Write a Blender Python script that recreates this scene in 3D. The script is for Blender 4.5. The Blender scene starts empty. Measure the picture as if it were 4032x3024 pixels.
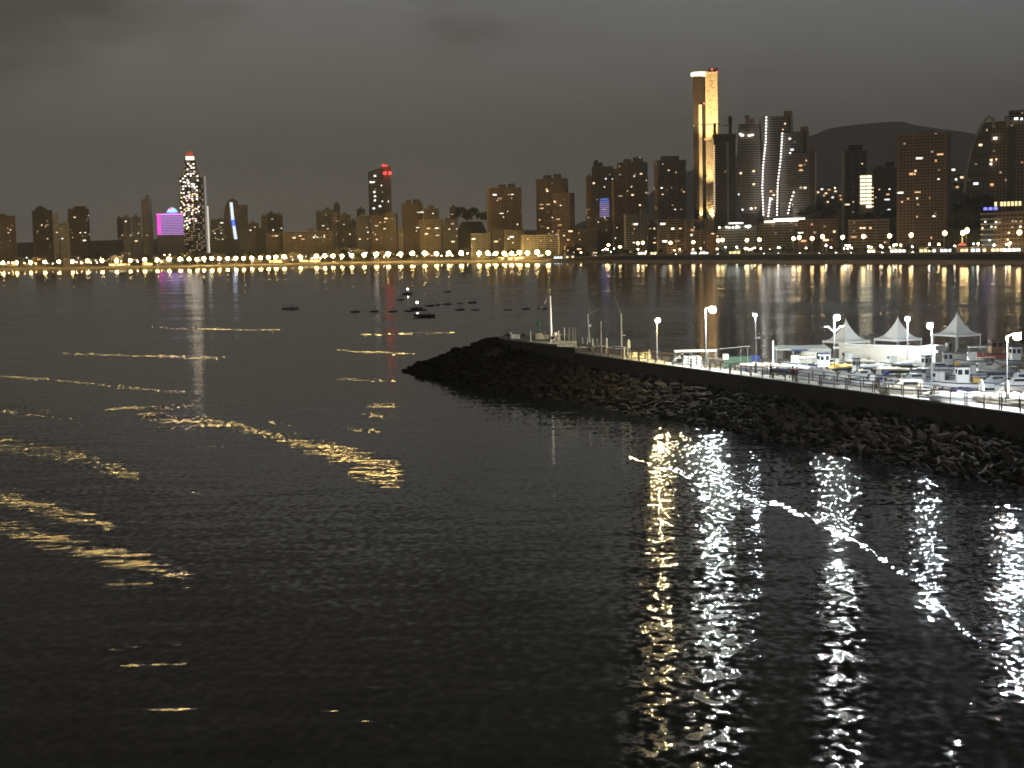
import bpy, bmesh, math, random
import numpy as np
from mathutils import Vector, Matrix
R = math.radians
PI = math.pi
random.seed(11)
sc = bpy.context.scene
col = sc.collection

# ------------------------------------------------------------------ camera
F = 5822.0          # focal length in pixels of the 4032 px wide picture
CX, CY = 2016.0, 1512.0
CAMH = 21.5
PITCH, ROLL = R(5.27), R(1.2)
fwd = Vector((0, math.cos(PITCH), -math.sin(PITCH)))
r0 = Vector((1, 0, 0)); u0 = Vector((0, math.sin(PITCH), math.cos(PITCH)))
rgt = r0 * math.cos(ROLL) - u0 * math.sin(ROLL)
upv = r0 * math.sin(ROLL) + u0 * math.cos(ROLL)
CAM = Vector((0, 0, CAMH))
cd = bpy.data.cameras.new('camera'); cam = bpy.data.objects.new('camera', cd); col.objects.link(cam)
cd.sensor_width = 36; cd.lens = 36 * F / 4032; cd.clip_start = 0.5; cd.clip_end = 60000
M = Matrix((rgt, upv, -fwd)).transposed().to_4x4(); M.translation = CAM
cam.matrix_world = M
sc.camera = cam

def ray(px, py):
    return fwd + rgt * ((px - CX) / F) - upv * ((py - CY) / F)
def P(px, py, z):            # point of the ground (height z) that stands at that place of the picture
    d = ray(px, py); t = (z - CAMH) / d.z
    return CAM + d * t
def Q(px, py, dist):         # point at a given distance
    d = ray(px, py)
    return CAM + d * (dist / d.y)

# ------------------------------------------------------------------ render + sky
sc.view_settings.view_transform = 'Standard'; sc.view_settings.look = 'None'
sc.view_settings.exposure = 0; sc.view_settings.gamma = 1
cy = sc.cycles
cy.use_denoising = True
cy.sample_clamp_indirect = 3.0
cy.max_bounces = 5; cy.diffuse_bounces = 2; cy.glossy_bounces = 3
cy.filter_width = 1.7
cy.use_light_tree = True

world = bpy.data.worlds.new('World'); sc.world = world; world.use_nodes = True
nt = world.node_tree; nt.nodes.clear()
def nd(nt, typ, **kw):
    n = nt.nodes.new(typ)
    for k, v in kw.items():
        if k.startswith('i_'):
            key = k[2:]
            n.inputs[int(key) if key.isdigit() else key.replace('_', ' ')].default_value = v
        else: setattr(n, k, v)
    return n
def math_(nt, op, a, b=None, c=None, clamp=False):
    n = nt.nodes.new('ShaderNodeMath'); n.operation = op; n.use_clamp = clamp
    for i, v in enumerate((a, b, c)):
        if v is None: continue
        if isinstance(v, (int, float)): n.inputs[i].default_value = v
        else: nt.links.new(v, n.inputs[i])
    return n.outputs[0]
def mixc(nt, f, a, b, blend='MIX'):
    n = nt.nodes.new('ShaderNodeMix'); n.data_type = 'RGBA'; n.blend_type = blend
    for s, v in ((0, f), (6, a), (7, b)):
        if isinstance(v, (int, float)): n.inputs[s].default_value = v
        elif isinstance(v, tuple): n.inputs[s].default_value = v if len(v) == 4 else v + (1,)
        else: nt.links.new(v, n.inputs[s])
    return n.outputs[2]
def ramp(nt, fac, stops):
    n = nt.nodes.new('ShaderNodeValToRGB'); e = n.color_ramp.elements
    while len(e) > 1: e.remove(e[-1])
    e[0].position = stops[0][0]; e[0].color = stops[0][1] + (1,)
    for p, c in stops[1:]:
        k = e.new(p); k.color = c + (1,)
    nt.links.new(fac, n.inputs[0]); return n.outputs[0]
def srgb(r, g, b):
    f = lambda v: (v / 255 / 12.92) if v / 255 <= 0.04045 else ((v / 255 + 0.055) / 1.055) ** 2.4
    return (f(r), f(g), f(b))
tc = nd(nt, 'ShaderNodeTexCoord')
sep = nd(nt, 'ShaderNodeSeparateXYZ'); nt.links.new(tc.outputs['Generated'], sep.inputs[0])
az = math_(nt, 'ARCTAN2', sep.outputs[0], sep.outputs[1])
el = math_(nt, 'MULTIPLY', sep.outputs[2], 1 / 0.42, clamp=True)
left = ramp(nt, el, [(0.0, srgb(99, 95, 88)), (0.08, srgb(97, 94, 87)), (0.22, srgb(94, 91, 85)), (0.40, srgb(92, 91, 88)), (0.7, srgb(66, 66, 64)), (1.0, srgb(46, 48, 50))])
right = ramp(nt, el, [(0.0, srgb(90, 84, 78)), (0.12, srgb(80, 76, 73)), (0.22, srgb(82, 80, 78)), (0.42, srgb(92, 95, 95)), (0.7, srgb(64, 66, 68)), (1.0, srgb(44, 48, 52))])
fa = math_(nt, 'MULTIPLY_ADD', az, 1.9, 0.42, clamp=True)
base = mixc(nt, fa, left, right)
# dark cloud bank high on the left and soft layers over the hills
mp = nd(nt, 'ShaderNodeMapping'); mp.inputs['Scale'].default_value = (3.0, 3.0, 9.0)
nt.links.new(tc.outputs['Generated'], mp.inputs[0])
n1 = nd(nt, 'ShaderNodeTexNoise', i_Scale=2.2, i_Detail=5.0, i_Roughness=0.55); nt.links.new(mp.outputs[0], n1.inputs['Vector'])
cl = math_(nt, 'SUBTRACT', n1.outputs[0], 0.5)
ca = math_(nt, 'MULTIPLY_ADD', az, -6.5, -1.08)          # grows to the left of az -0.17
ce = math_(nt, 'MULTIPLY_ADD', sep.outputs[2], 22.0, -2.75)
cm = math_(nt, 'ADD', ca, ce); cm = math_(nt, 'MULTIPLY_ADD', cl, 4.5, cm)
cm = math_(nt, 'MULTIPLY', cm, 0.55, clamp=True)
hi = math_(nt, 'MULTIPLY_ADD', sep.outputs[2], 30.0, -2.4, clamp=True)
cm = math_(nt, 'MULTIPLY', math_(nt, 'MULTIPLY', cm, hi), 0.72)
base = mixc(nt, cm, base, srgb(52, 49, 43))
soft = math_(nt, 'MULTIPLY_ADD', cl, 1.1, 0.0, clamp=True)
base = mixc(nt, soft, base, srgb(66, 62, 58))
bg = nd(nt, 'ShaderNodeBackground', i_Strength=1.92); nt.links.new(base, bg.inputs[0])
wo = nd(nt, 'ShaderNodeOutputWorld'); nt.links.new(bg.outputs[0], wo.inputs[0])

# ------------------------------------------------------------------ materials
def newmat(name):
    m = bpy.data.materials.new(name); m.use_nodes = True
    return m, m.node_tree, m.node_tree.nodes['Principled BSDF']
def mat(name, c, rough=0.6, noise=0.25, scale=1.5, metal=0.0, spec=0.5):
    m, nt, b = newmat(name)
    tc = nd(nt, 'ShaderNodeTexCoord'); n = nd(nt, 'ShaderNodeTexNoise', i_Scale=scale, i_Detail=4.0)
    nt.links.new(tc.outputs['Object'], n.inputs['Vector'])
    f = math_(nt, 'MULTIPLY_ADD', n.outputs[0], noise * 2, 1 - noise)
    v = nd(nt, 'ShaderNodeVectorMath', operation='SCALE'); v.inputs[0].default_value = c
    nt.links.new(f, v.inputs['Scale']); nt.links.new(v.outputs[0], b.inputs['Base Color'])
    b.inputs['Roughness'].default_value = rough; b.inputs['Metallic'].default_value = metal
    b.inputs['Specular IOR Level'].default_value = spec
    return m
def emat(name, c, s):
    m, nt, b = newmat(name)
    b.inputs['Base Color'].default_value = (0.3, 0.3, 0.3, 1)
    b.inputs['Emission Color'].default_value = c + (1,); b.inputs['Emission Strength'].default_value = s
    return m
def facade(name, wall, mode='grid', lit=0.012, glass=(0.02, 0.02, 0.022), floor=3.0, bay=3.3):
    m, nt, b = newmat(name)
    tc = nd(nt, 'ShaderNodeTexCoord'); s = nd(nt, 'ShaderNodeSeparateXYZ'); nt.links.new(tc.outputs['Object'], s.inputs[0])
    u = math_(nt, 'ADD', s.outputs[0], s.outputs[1]); z = s.outputs[2]
    zf = math_(nt, 'DIVIDE', z, floor); uf = math_(nt, 'DIVIDE', u, bay)
    fz = math_(nt, 'FRACT', zf); fu = math_(nt, 'FRACT', uf)
    a = math_(nt, 'MULTIPLY', math_(nt, 'GREATER_THAN', fz, 0.34), math_(nt, 'LESS_THAN', fz, 0.86))
    bb = math_(nt, 'MULTIPLY', math_(nt, 'GREATER_THAN', fu, 0.22), math_(nt, 'LESS_THAN', fu, 0.8))
    if mode == 'grid': w = math_(nt, 'MULTIPLY', a, bb)
    elif mode == 'band': w = math_(nt, 'MULTIPLY', a, math_(nt, 'GREATER_THAN', math_(nt, 'FRACT', math_(nt, 'DIVIDE', u, bay * 3.1)), 0.07))
    else: w = math_(nt, 'MULTIPLY', a, 0.0)
    n = nd(nt, 'ShaderNodeTexNoise', i_Scale=0.12, i_Detail=5.0); nt.links.new(tc.outputs['Object'], n.inputs['Vector'])
    f = math_(nt, 'MULTIPLY_ADD', n.outputs[0], 0.7, 0.65)
    cb = nd(nt, 'ShaderNodeCombineXYZ')
    nt.links.new(math_(nt, 'FLOOR', zf), cb.inputs[0]); nt.links.new(math_(nt, 'FLOOR', math_(nt, 'DIVIDE', u, bay)), cb.inputs[1])
    oi = nd(nt, 'ShaderNodeObjectInfo'); nt.links.new(math_(nt, 'MULTIPLY', oi.outputs['Random'], 97.0), cb.inputs[2])
    wn = nd(nt, 'ShaderNodeTexWhiteNoise'); nt.links.new(cb.outputs[0], wn.inputs['Vector'])
    # glass and curtains differ from window to window
    gl = mixc(nt, math_(nt, 'MULTIPLY', wn.outputs['Value'], 0.55), glass, tuple(x * 0.55 for x in wall))
    v = nd(nt, 'ShaderNodeVectorMath', operation='SCALE'); v.inputs[0].default_value = wall; nt.links.new(f, v.inputs['Scale'])
    nt.links.new(mixc(nt, w, v.outputs[0], gl), b.inputs['Base Color'])
    b.inputs['Roughness'].default_value = 0.7; b.inputs['Specular IOR Level'].default_value = 0.25
    if lit > 0 and mode != 'plain':
        on = math_(nt, 'GREATER_THAN', wn.outputs['Value'], 1 - lit)
        st = math_(nt, 'MULTIPLY', math_(nt, 'MULTIPLY', on, math_(nt, 'MULTIPLY', a, bb)), 0.55)
        w2 = nd(nt, 'ShaderNodeSeparateColor'); nt.links.new(wn.outputs['Color'], w2.inputs[0])
        st = math_(nt, 'MULTIPLY', st, math_(nt, 'ADD', w2.outputs[1], 0.25))
        nt.links.new(st, b.inputs['Emission Strength'])
        nt.links.new(mixc(nt, w2.outputs[2], (1, 0.55, 0.22), (1, 0.85, 0.6)), b.inputs['Emission Color'])
    return m
BR = (0.42, 0.31, 0.215); TAN = (0.52, 0.41, 0.28); PALE = (0.72, 0.61, 0.45); DK = (0.20, 0.165, 0.135); GY = (0.40, 0.36, 0.32); OR = (0.52, 0.34, 0.19)
FM = {}
for k, c in dict(br=BR, tan=TAN, pale=PALE, dk=DK, gy=GY, orr=OR).items():
    for mo in ('grid', 'band', 'plain'):
        FM[k, mo] = facade('wall_%s_%s' % (k, mo), c, mo, lit=0.014)
m_roof = mat('roof_grey', (0.10, 0.09, 0.08), 0.8)
m_slab = {'br': mat('slab_brown', tuple(x * 1.15 for x in BR), 0.7), 'tan': mat('slab_tan', tuple(x * 1.1 for x in TAN), 0.7), 'pale': mat('slab_pale', (0.62, 0.56, 0.46), 0.7),
          'dk': mat('slab_dark', (0.3, 0.27, 0.23), 0.7), 'gy': mat('slab_grey', (0.5, 0.47, 0.43), 0.7), 'orr': mat('slab_orange', (0.5, 0.34, 0.2), 0.7)}
m_win = [emat('window_warm', (1, 0.72, 0.42), 2.2), emat('window_white', (1, 0.93, 0.8), 3.0), emat('window_amber', (1, 0.55, 0.25), 1.4), emat('window_cool', (0.8, 0.9, 1.0), 2.4), emat('window_dim', (1, 0.7, 0.42), 0.7)]
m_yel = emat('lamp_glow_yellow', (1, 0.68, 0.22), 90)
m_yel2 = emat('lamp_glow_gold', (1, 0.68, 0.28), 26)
m_whl = emat('lamp_glow_white', (0.93, 1, 0.97), 60)
m_red = emat('beacon_red', (1, 0.06, 0.06), 2.8)
m_metal = mat('pole_metal', (0.42, 0.42, 0.41), 0.45, 0.15)
m_dmetal = mat('railing_brown', (0.12, 0.085, 0.06), 0.5, 0.2)
m_white = mat('white_paint', (0.84, 0.84, 0.82), 0.4, 0.08, 3)
m_cream = mat('cream_gelcoat', (0.74, 0.68, 0.52), 0.35, 0.08, 3)
m_concrete = mat('concrete', (0.34, 0.32, 0.29), 0.85, 0.25, 0.7)
m_wallc = mat('breakwater_concrete', (0.10, 0.085, 0.07), 0.9, 0.35, 0.6)
m_glass = mat('dark_glass', (0.03, 0.035, 0.04), 0.08, 0.1, 1, 0, 0.6)
m_leaf = mat('foliage_green', (0.05, 0.065, 0.03), 0.8, 0.45, 0.8)
m_leaf2 = mat('foliage_olive', (0.07, 0.075, 0.035), 0.8, 0.45, 0.8)
m_bark = mat('bark', (0.12, 0.09, 0.06), 0.9, 0.3)
m_rub = mat('black_rubber', (0.02, 0.02, 0.02), 0.8)

# ------------------------------------------------------------------ mesh helpers
class MB:
    def __init__(s): s.v = []; s.f = []
    def add(s, vs, fs):
        o = len(s.v); s.v += [tuple(v) for v in vs]; s.f += [tuple(i + o for i in f) for f in fs]
        return s
    def box(s, c, size, rz=0.0):
        x, y, z = (k / 2 for k in size); co, si = math.cos(rz), math.sin(rz); vs = []
        for dz in (-z, z):
            for dx, dy in ((-x, -y), (x, -y), (x, y), (-x, y)):
                vs.append((c[0] + dx * co - dy * si, c[1] + dx * si + dy * co, c[2] + dz))
        return s.add(vs, [(3, 2, 1, 0), (4, 5, 6, 7), (0, 1, 5, 4), (1, 2, 6, 5), (2, 3, 7, 6), (3, 0, 4, 7)])
    def tube(s, pts, rad, n=8, cap=True):
        pts = [Vector(p) for p in pts]
        if isinstance(rad, (int, float)): rad = [rad] * len(pts)
        rings = []; vs = []
        for i, p in enumerate(pts):
            d = (pts[min(i + 1, len(pts) - 1)] - pts[max(i - 1, 0)]).normalized()
            a = d.cross(Vector((0, 0, 1)) if abs(d.z) < 0.95 else Vector((1, 0, 0))).normalized(); b = d.cross(a)
            for k in range(n):
                t = 2 * PI * k / n
                vs.append(p + (a * math.cos(t) + b * math.sin(t)) * rad[i])
        fs = []
        for i in range(len(pts) - 1):
            for k in range(n):
                fs.append((i * n + k, i * n + (k + 1) % n, (i + 1) * n + (k + 1) % n, (i + 1) * n + k))
        if cap: fs += [tuple(range(n - 1, -1, -1)), tuple((len(pts) - 1) * n + k for k in range(n))]
        return s.add(vs, fs)
    def lathe(s, c, prof, n=12, sx=1, sy=1):
        vs = []; fs = []
        for (r, z) in prof:
            for k in range(n):
                t = 2 * PI * k / n; vs.append((c[0] + r * sx * math.cos(t), c[1] + r * sy * math.sin(t), c[2] + z))
        m = len(prof)
        for i in range(m - 1):
            for k in range(n): fs.append((i * n + k, i * n + (k + 1) % n, (i + 1) * n + (k + 1) % n, (i + 1) * n + k))
        fs += [tuple(range(n - 1, -1, -1)), tuple((m - 1) * n + k for k in range(n))]
        return s.add(vs, fs)
    def ball(s, c, r, n=10, sz=1):
        pr = [(max(r * math.sin(PI * i / 6), 0.001 * r), -r * sz * math.cos(PI * i / 6)) for i in range(7)]
        return s.lathe(c, pr, n)
    def prism(s, poly, z0, z1):
        n = len(poly)
        vs = [(p[0], p[1], z0) for p in poly] + [(p[0], p[1], z1) for p in poly]
        fs = [tuple(range(n - 1, -1, -1)), tuple(range(n, 2 * n))] + [(i, (i + 1) % n, n + (i + 1) % n, n + i) for i in range(n)]
        return s.add(vs, fs)
    def mesh(s, name, m, smooth=False):
        me = bpy.data.meshes.new(name); me.from_pydata(s.v, [], s.f); me.update()
        if m: me.materials.append(m)
        if smooth: me.polygons.foreach_set('use_smooth', [True] * len(me.polygons))
        return me
    def build(s, name, m, parent=None, smooth=False, loc=None, rz=0):
        o = bpy.data.objects.new(name, s.mesh(name, m, smooth)); col.objects.link(o)
        if parent: o.parent = parent
        if loc is not None: o.location = loc
        o.rotation_euler.z = rz
        return o
SEEN = {}
def tag(o, label, cat, group=None, share=False):
    w = label.split()
    assert 4 <= len(w) <= 16, (len(w), label)
    if label in SEEN and not share: print('DUPLICATE LABEL', label)
    SEEN[label] = 1
    o['label'] = label; o['category'] = cat
    if group: o['group'] = group
    return o
def thing(name, label, cat, loc=(0, 0, 0), rz=0.0, group=None, share=False):
    o = bpy.data.objects.new(name, None); col.objects.link(o); o.empty_display_size = 0.3
    o.location = loc; o.rotation_euler.z = rz
    return tag(o, label, cat, group, share)
def struct(o, kind='structure'):
    o['kind'] = kind; return o
def dup(root, loc, rz=0.0, label=None, group=None, scale=None, share=True):
    r = root.copy(); col.objects.link(r); r.location = loc; r.rotation_euler.z = rz
    if scale is not None: r.scale = (scale,) * 3 if isinstance(scale, (int, float)) else scale
    if label: tag(r, label, r['category'], group or r.get('group'), share)
    if group: r['group'] = group
    for ch in KIDS(root):
        c = ch.copy(); col.objects.link(c); c.parent = r
        for g in KIDS(ch):
            d = g.copy(); col.objects.link(d); d.parent = c
    return r
def KIDS(o): return list(o.children)
def copy_mesh(name, me, parent, loc=(0, 0, 0), rz=0, scale=None):
    o = bpy.data.objects.new(name, me); col.objects.link(o); o.parent = parent; o.location = loc; o.rotation_euler.z = rz
    if scale: o.scale = scale
    return o

# ------------------------------------------------------------------ shoreline and land
SH = [(-0.80, 2500), (-0.45, 2800), (-0.346, 2669), (-0.277, 2480), (-0.226, 2400), (-0.175, 2380), (-0.14, 2375), (-0.0886, 2345), (-0.037, 2262), (0.0196, 2045), (0.066, 1822), (0.1347, 1600), (0.186, 1462), (0.2377, 1336), (0.289, 1230), (0.346, 1130), (0.45, 960), (0.8, 600)]
SA = [a for a, d in SH]; SD = [d for a, d in SH]
def shore(a): return float(np.interp(a, SA, SD))
def prom_z(a): return 4.5 + 4.5 * min(1, max(0, (a - 0.035) / 0.03))
def ground(x, y):
    a = x / y; b = y - shore(a); zp = prom_z(a)
    if b < 45: return 3.0 * b / 45
    if b < 60: return 3.0
    g = zp + 0.030 * max(0, b - 110)
    if a > 0.19: g += 0.05 * max(0, min(b, 900) - 330) * min(1, (a - 0.19) / 0.04)
    return min(g, 75)
def sweep(name, m, rows, label=None, a0=-0.8, a1=0.8, n=220):
    """sheet that follows the shore; rows = [(metres behind the waterline, z or function of a)]"""
    mb = MB(); vs = []; fs = []
    A = [a0 + (a1 - a0) * i / n for i in range(n + 1)]
    for (b, z) in rows:
        for a in A:
            y = shore(a) + b; zz = z(a) if callable(z) else z
            vs.append((a * y, y, zz))
    w = n + 1
    for j in range(len(rows) - 1):
        for i in range(n): fs.append((j * w + i, j * w + i + 1, (j + 1) * w + i + 1, (j + 1) * w + i))
    mb.add(vs, fs); return mb.build(name, m, smooth=True)
m_sand = mat('beach_sand', (0.46, 0.36, 0.23), 0.95, 0.3, 0.05)
struct(sweep('beach', m_sand, [(-25, -1.5), (0, -0.02), (8, 0.9), (25, 1.8), (45, 3.0), (61, 3.0)]))
m_pave = mat('promenade_paving', (0.36, 0.33, 0.29), 0.85, 0.2, 0.3)
struct(sweep('promenade', m_pave, [(60, prom_z), (85, lambda a: prom_z(a) + 0.02)]))
m_asph = mat('asphalt', (0.06, 0.058, 0.055), 0.85, 0.25, 0.4)
struct(sweep('road', m_asph, [(85, lambda a: prom_z(a) - 0.12), (110, lambda a: prom_z(a) - 0.1)]))
m_land = mat('city_soil', (0.09, 0.08, 0.055), 0.95, 0.4, 0.05)
gr = [(110, lambda a: prom_z(a))]
def gz(b): return lambda a: ground(a * (shore(a) + b), shore(a) + b)
for b in (200, 330, 450, 600, 900, 1300, 1900, 2600, 4000, 9000): gr.append((b, gz(b)))
struct(sweep('city_ground', m_land, gr))
# retaining wall of the promenade: a thing
def wall_sweep(name, m, b, zlo, zhi, thick, a0, a1, n):
    mb = MB(); vs = []; fs = []
    for i in range(n + 1):
        a = a0 + (a1 - a0) * i / n
        bb = b(a) if callable(b) else b
        for (q, z) in ((bb, zlo(a)), (bb, zhi(a)), (bb + thick, zhi(a)), (bb + thick, zlo(a))):
            y = shore(a) + q; vs.append((a * y, y, z))
    for i in range(n):
        for k in range(4): fs.append((4 * i + k, 4 * (i + 1) + k, 4 * (i + 1) + (k + 1) % 4, 4 * i + (k + 1) % 4))
    fs += [(3, 2, 1, 0), (4 * n, 4 * n + 1, 4 * n + 2, 4 * n + 3)]
    mb.add(vs, fs); return mb.build(name, m)
m_retw = mat('retaining_wall_stone', (0.20, 0.165, 0.125), 0.9, 0.3, 0.2)
tag(wall_sweep('retaining_wall', m_retw, 59.5, lambda a: 2.0, lambda a: prom_z(a) + 0.05, 0.6, -0.5, 0.5, 200), 'long brown retaining wall between beach and promenade across the bay', 'wall')
# sinuous white balustrade bands on the right part of the promenade
def wavy(a): return 54.5 + 3.2 * math.sin(a * 115) + 1.5 * math.sin(a * 310)
pw = wall_sweep('promenade_parapet', mat('parapet_cream', (0.50, 0.43, 0.33), 0.7), wavy, lambda a: prom_z(a) - 0.9, lambda a: prom_z(a) + 0.7, 5.2, 0.035, 0.42, 260)
tag(pw, 'cream wavy parapet curving above the right part of the beach', 'parapet')
pw2 = wall_sweep('beach_kerb', mat('kerb_cream', (0.45, 0.38, 0.29), 0.8), lambda a: 40 + 3 * math.sin(a * 90), lambda a: 1.5, lambda a: 3.5, 4.0, 0.02, 0.42, 200)
tag(pw2, 'pale curved edging low on the dark beach at right', 'kerb')

# ------------------------------------------------------------------ hills
def hills():
    m = mat('hill_scrub', (0.30, 0.28, 0.265), 0.95, 0.3, 0.002)
    prof = [(-900, 1010), (1500, 1002), (2300, 900), (2700, 680), (2950, 600), (3170, 532), (3300, 508), (3400, 492), (3480, 478), (3560, 480), (3640, 494), (3720, 512), (3840, 540), (4032, 590), (4300, 640), (5000, 800)]
    xs = np.interp(np.linspace(0, 1, 161), [i / (len(prof) - 1) for i in range(len(prof))], [p[0] for p in prof])
    xs = np.linspace(-900, 5000, 161); ys = np.interp(xs, [p[0] for p in prof], [p[1] for p in prof]); ys = np.convolve(np.pad(ys, 3, 'edge'), np.ones(7) / 7, 'valid') - 4
    mb = MB(); vs = []; fs = []
    rows = [(5200, 0.0), (5600, 0.35), (6100, 0.8), (6500, 1.0), (7300, 0.6), (8500, 0.1)]
    rng = np.random.RandomState(4)
    jit = np.convolve(rng.randn(170), np.ones(6) / 6, 'same')[:161] * 2.0
    for (d, k) in rows:
        for i, (px, py) in enumerate(zip(xs, ys)):
            top = Q(px, py, 6500); a = top.x / top.y; z = max(top.z, 20) + jit[i]
            vs.append((a * d + k * 40 * math.sin(i * .7), d, 30 + (z - 30) * k))
    for j in range(len(rows) - 1):
        for i in range(160): fs.append((j * 161 + i, j * 161 + i + 1, (j + 1) * 161 + i + 1, (j + 1) * 161 + i))
    mb.add(vs, fs); struct(mb.build('hills', m, smooth=True))
hills()

# ------------------------------------------------------------------ water
def water():
    m, nt, b = newmat('sea_water')
    b.inputs['Base Color'].default_value = (0.006, 0.008, 0.008, 1)
    b.inputs['IOR'].default_value = 1.33
    b.inputs['Roughness'].default_value = 0.065; rough_in = b.inputs['Roughness']
    tc = nd(nt, 'ShaderNodeTexCoord')
    at = nd(nt, 'ShaderNodeAttribute', attribute_name='chop')
    nt.links.new(math_(nt, 'MULTIPLY_ADD', at.outputs['Fac'], 0.55, 0.045), rough_in)
    def slopes(scale, sx, sy, rz, detail, rough=0.5):
        mp = nd(nt, 'ShaderNodeMapping'); mp.inputs['Scale'].default_value = (sx, sy, 1); mp.inputs['Rotation'].default_value = (0, 0, rz)
        nt.links.new(tc.outputs['Object'], mp.inputs[0])
        n = nd(nt, 'ShaderNodeTexNoise', i_Scale=scale, i_Detail=detail, i_Roughness=rough); n.noise_dimensions = '2D'
        nt.links.new(mp.outputs[0], n.inputs['Vector'])
        s = nd(nt, 'ShaderNodeVectorMath', operation='SUBTRACT'); nt.links.new(n.outputs['Color'], s.inputs[0]); s.inputs[1].default_value = (0.5, 0.5, 0.5)
        return s.outputs[0]
    a = slopes(1.0, 1.6, 1.25, R(6), 2.0)
    c = slopes(0.22, 0.55, 2.0, R(-9), 2.0)
    ad = nd(nt, 'ShaderNodeVectorMath', operation='ADD'); nt.links.new(a, ad.inputs[0])
    sc2 = nd(nt, 'ShaderNodeVectorMath', operation='SCALE'); nt.links.new(c, sc2.inputs[0]); sc2.inputs['Scale'].default_value = 0.55
    nt.links.new(sc2.outputs[0], ad.inputs[1])
    k = nd(nt, 'ShaderNodeVectorMath', operation='SCALE'); nt.links.new(ad.outputs[0], k.inputs[0]); nt.links.new(math_(nt, 'MULTIPLY', at.outputs['Fac'], 7.5), k.inputs['Scale'])
    mu = nd(nt, 'ShaderNodeVectorMath', operation='MULTIPLY'); nt.links.new(k.outputs[0], mu.inputs[0]); mu.inputs[1].default_value = (0.40, 1.0, 0.0)
    awi = nd(nt, 'ShaderNodeAttribute', attribute_name='wide'); cwi = nd(nt, 'ShaderNodeCombineXYZ'); cwi.inputs[1].default_value = 1
    nt.links.new(math_(nt, 'MULTIPLY_ADD', awi.outputs['Fac'], 0.8, 0.33), cwi.inputs[0]); nt.links.new(cwi.outputs[0], mu.inputs[1])
    # wake bands: slopes aimed to reflect lamps into the camera, in broken streaks
    aw = nd(nt, 'ShaderNodeAttribute', attribute_name='wake_glint'); at2 = nd(nt, 'ShaderNodeAttribute', attribute_name='tilt')
    mp = nd(nt, 'ShaderNodeMapping'); mp.inputs['Scale'].default_value = (0.26, 1.05, 1); mp.inputs['Rotation'].default_value = (0, 0, R(4)); nt.links.new(tc.outputs['Object'], mp.inputs[0])
    ns = nd(nt, 'ShaderNodeTexNoise', i_Scale=1.0, i_Detail=4.0, i_Roughness=0.65); ns.noise_dimensions = '2D'; nt.links.new(mp.outputs[0], ns.inputs['Vector'])
    stv = math_(nt, 'MULTIPLY_ADD', aw.outputs['Fac'], 0.46, -0.885)
    stv = math_(nt, 'MULTIPLY', math_(nt, 'ADD', ns.outputs[0], stv), 9.0, clamp=True)
    cbs = nd(nt, 'ShaderNodeVectorMath', operation='SCALE'); nt.links.new(at2.outputs['Vector'], cbs.inputs[0]); nt.links.new(stv, cbs.inputs['Scale'])
    # slope toward the camera, added to keep lamp reflections off far water, in bands
    al = nd(nt, 'ShaderNodeAttribute', attribute_name='lean')
    mp = nd(nt, 'ShaderNodeMapping'); mp.inputs['Scale'].default_value = (0.006, 0.035, 1); mp.inputs['Rotation'].default_value = (0, 0, R(-3)); nt.links.new(tc.outputs['Object'], mp.inputs[0])
    nl = nd(nt, 'ShaderNodeTexNoise', i_Scale=1.0, i_Detail=5.0, i_Roughness=0.6); nl.noise_dimensions = '2D'; nt.links.new(mp.outputs[0], nl.inputs['Vector'])
    lv = math_(nt, 'MULTIPLY', al.outputs['Fac'], math_(nt, 'MULTIPLY_ADD', nl.outputs[0], 2.4, -0.2))
    cl_ = nd(nt, 'ShaderNodeCombineXYZ'); cl_.inputs[2].default_value = 1; nt.links.new(math_(nt, 'MULTIPLY', lv, math_(nt, 'SUBTRACT', 1.0, stv)), cl_.inputs[1])
    cbv = nd(nt, 'ShaderNodeVectorMath', operation='ADD'); nt.links.new(cbs.outputs[0], cbv.inputs[0]); nt.links.new(cl_.outputs[0], cbv.inputs[1])
    up = nd(nt, 'ShaderNodeVectorMath', operation='ADD'); nt.links.new(mu.outputs[0], up.inputs[0]); nt.links.new(cbv.outputs[0], up.inputs[1])
    no = nd(nt, 'ShaderNodeVectorMath', operation='NORMALIZE'); nt.links.new(up.outputs[0], no.inputs[0])
    nt.links.new(no.outputs[0], b.inputs['Normal'])
    rowsY = [-300, -60, 10, 30] + list(np.geomspace(42, 1500, 300)) + list(np.geomspace(1600, 4200, 26)) + [6000, 9000, 14000, 25000, 45000]
    cs = [-2.2, -1.4, -0.9, -0.6, -0.45] + list(np.linspace(-0.37, 0.37, 340)) + [0.45, 0.6, 0.9, 1.4, 2.2]
    Y, Cc = np.meshgrid(np.array(rowsY, float), np.array(cs), indexing='ij')
    X = Cc * (Y + 40 if False else np.maximum(Y, 42) + 0.0)
    n, w = X.shape
    # choppiness: wind and wakes roughen some bands of the surface, others lie slick
    A_ = X / np.maximum(Y, 20) * F + CX
    near = np.clip((260 - Y) / 160, 0, 1); rt = np.clip((A_ - 2200) / 900, 0, 1)
    farw = np.clip((Y - 450) / 800, 0, 1)
    chop = 0.0025 + 0.003 * np.clip((900 - Y) / 600, 0, 1) + 0.012 * near + (0.004 + .006 * near) * rt
    wake_glint = np.zeros_like(chop); 
    ym = np.clip((Y - 230) / 250, 0, 1) * np.clip((2150 - Y) / 500, 0, 1)
    lean = -(0.024 + 0.004 * rt) * ym; chop = chop + ym * (.006 + .003 * rt)
    wide = 1.0 * ym
    TX = np.zeros_like(chop); TY = (0.5 * np.arctan(CAMH / np.maximum(Y, 30)) + 0.001) * (1 - .62 * np.clip((Y - 175) / 40, 0, 1))  # slopes solved so the far city lamps reflect into the camera
    def w2(pt): q = P(pt[0], pt[1], 0); return q.x, q.y
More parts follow.
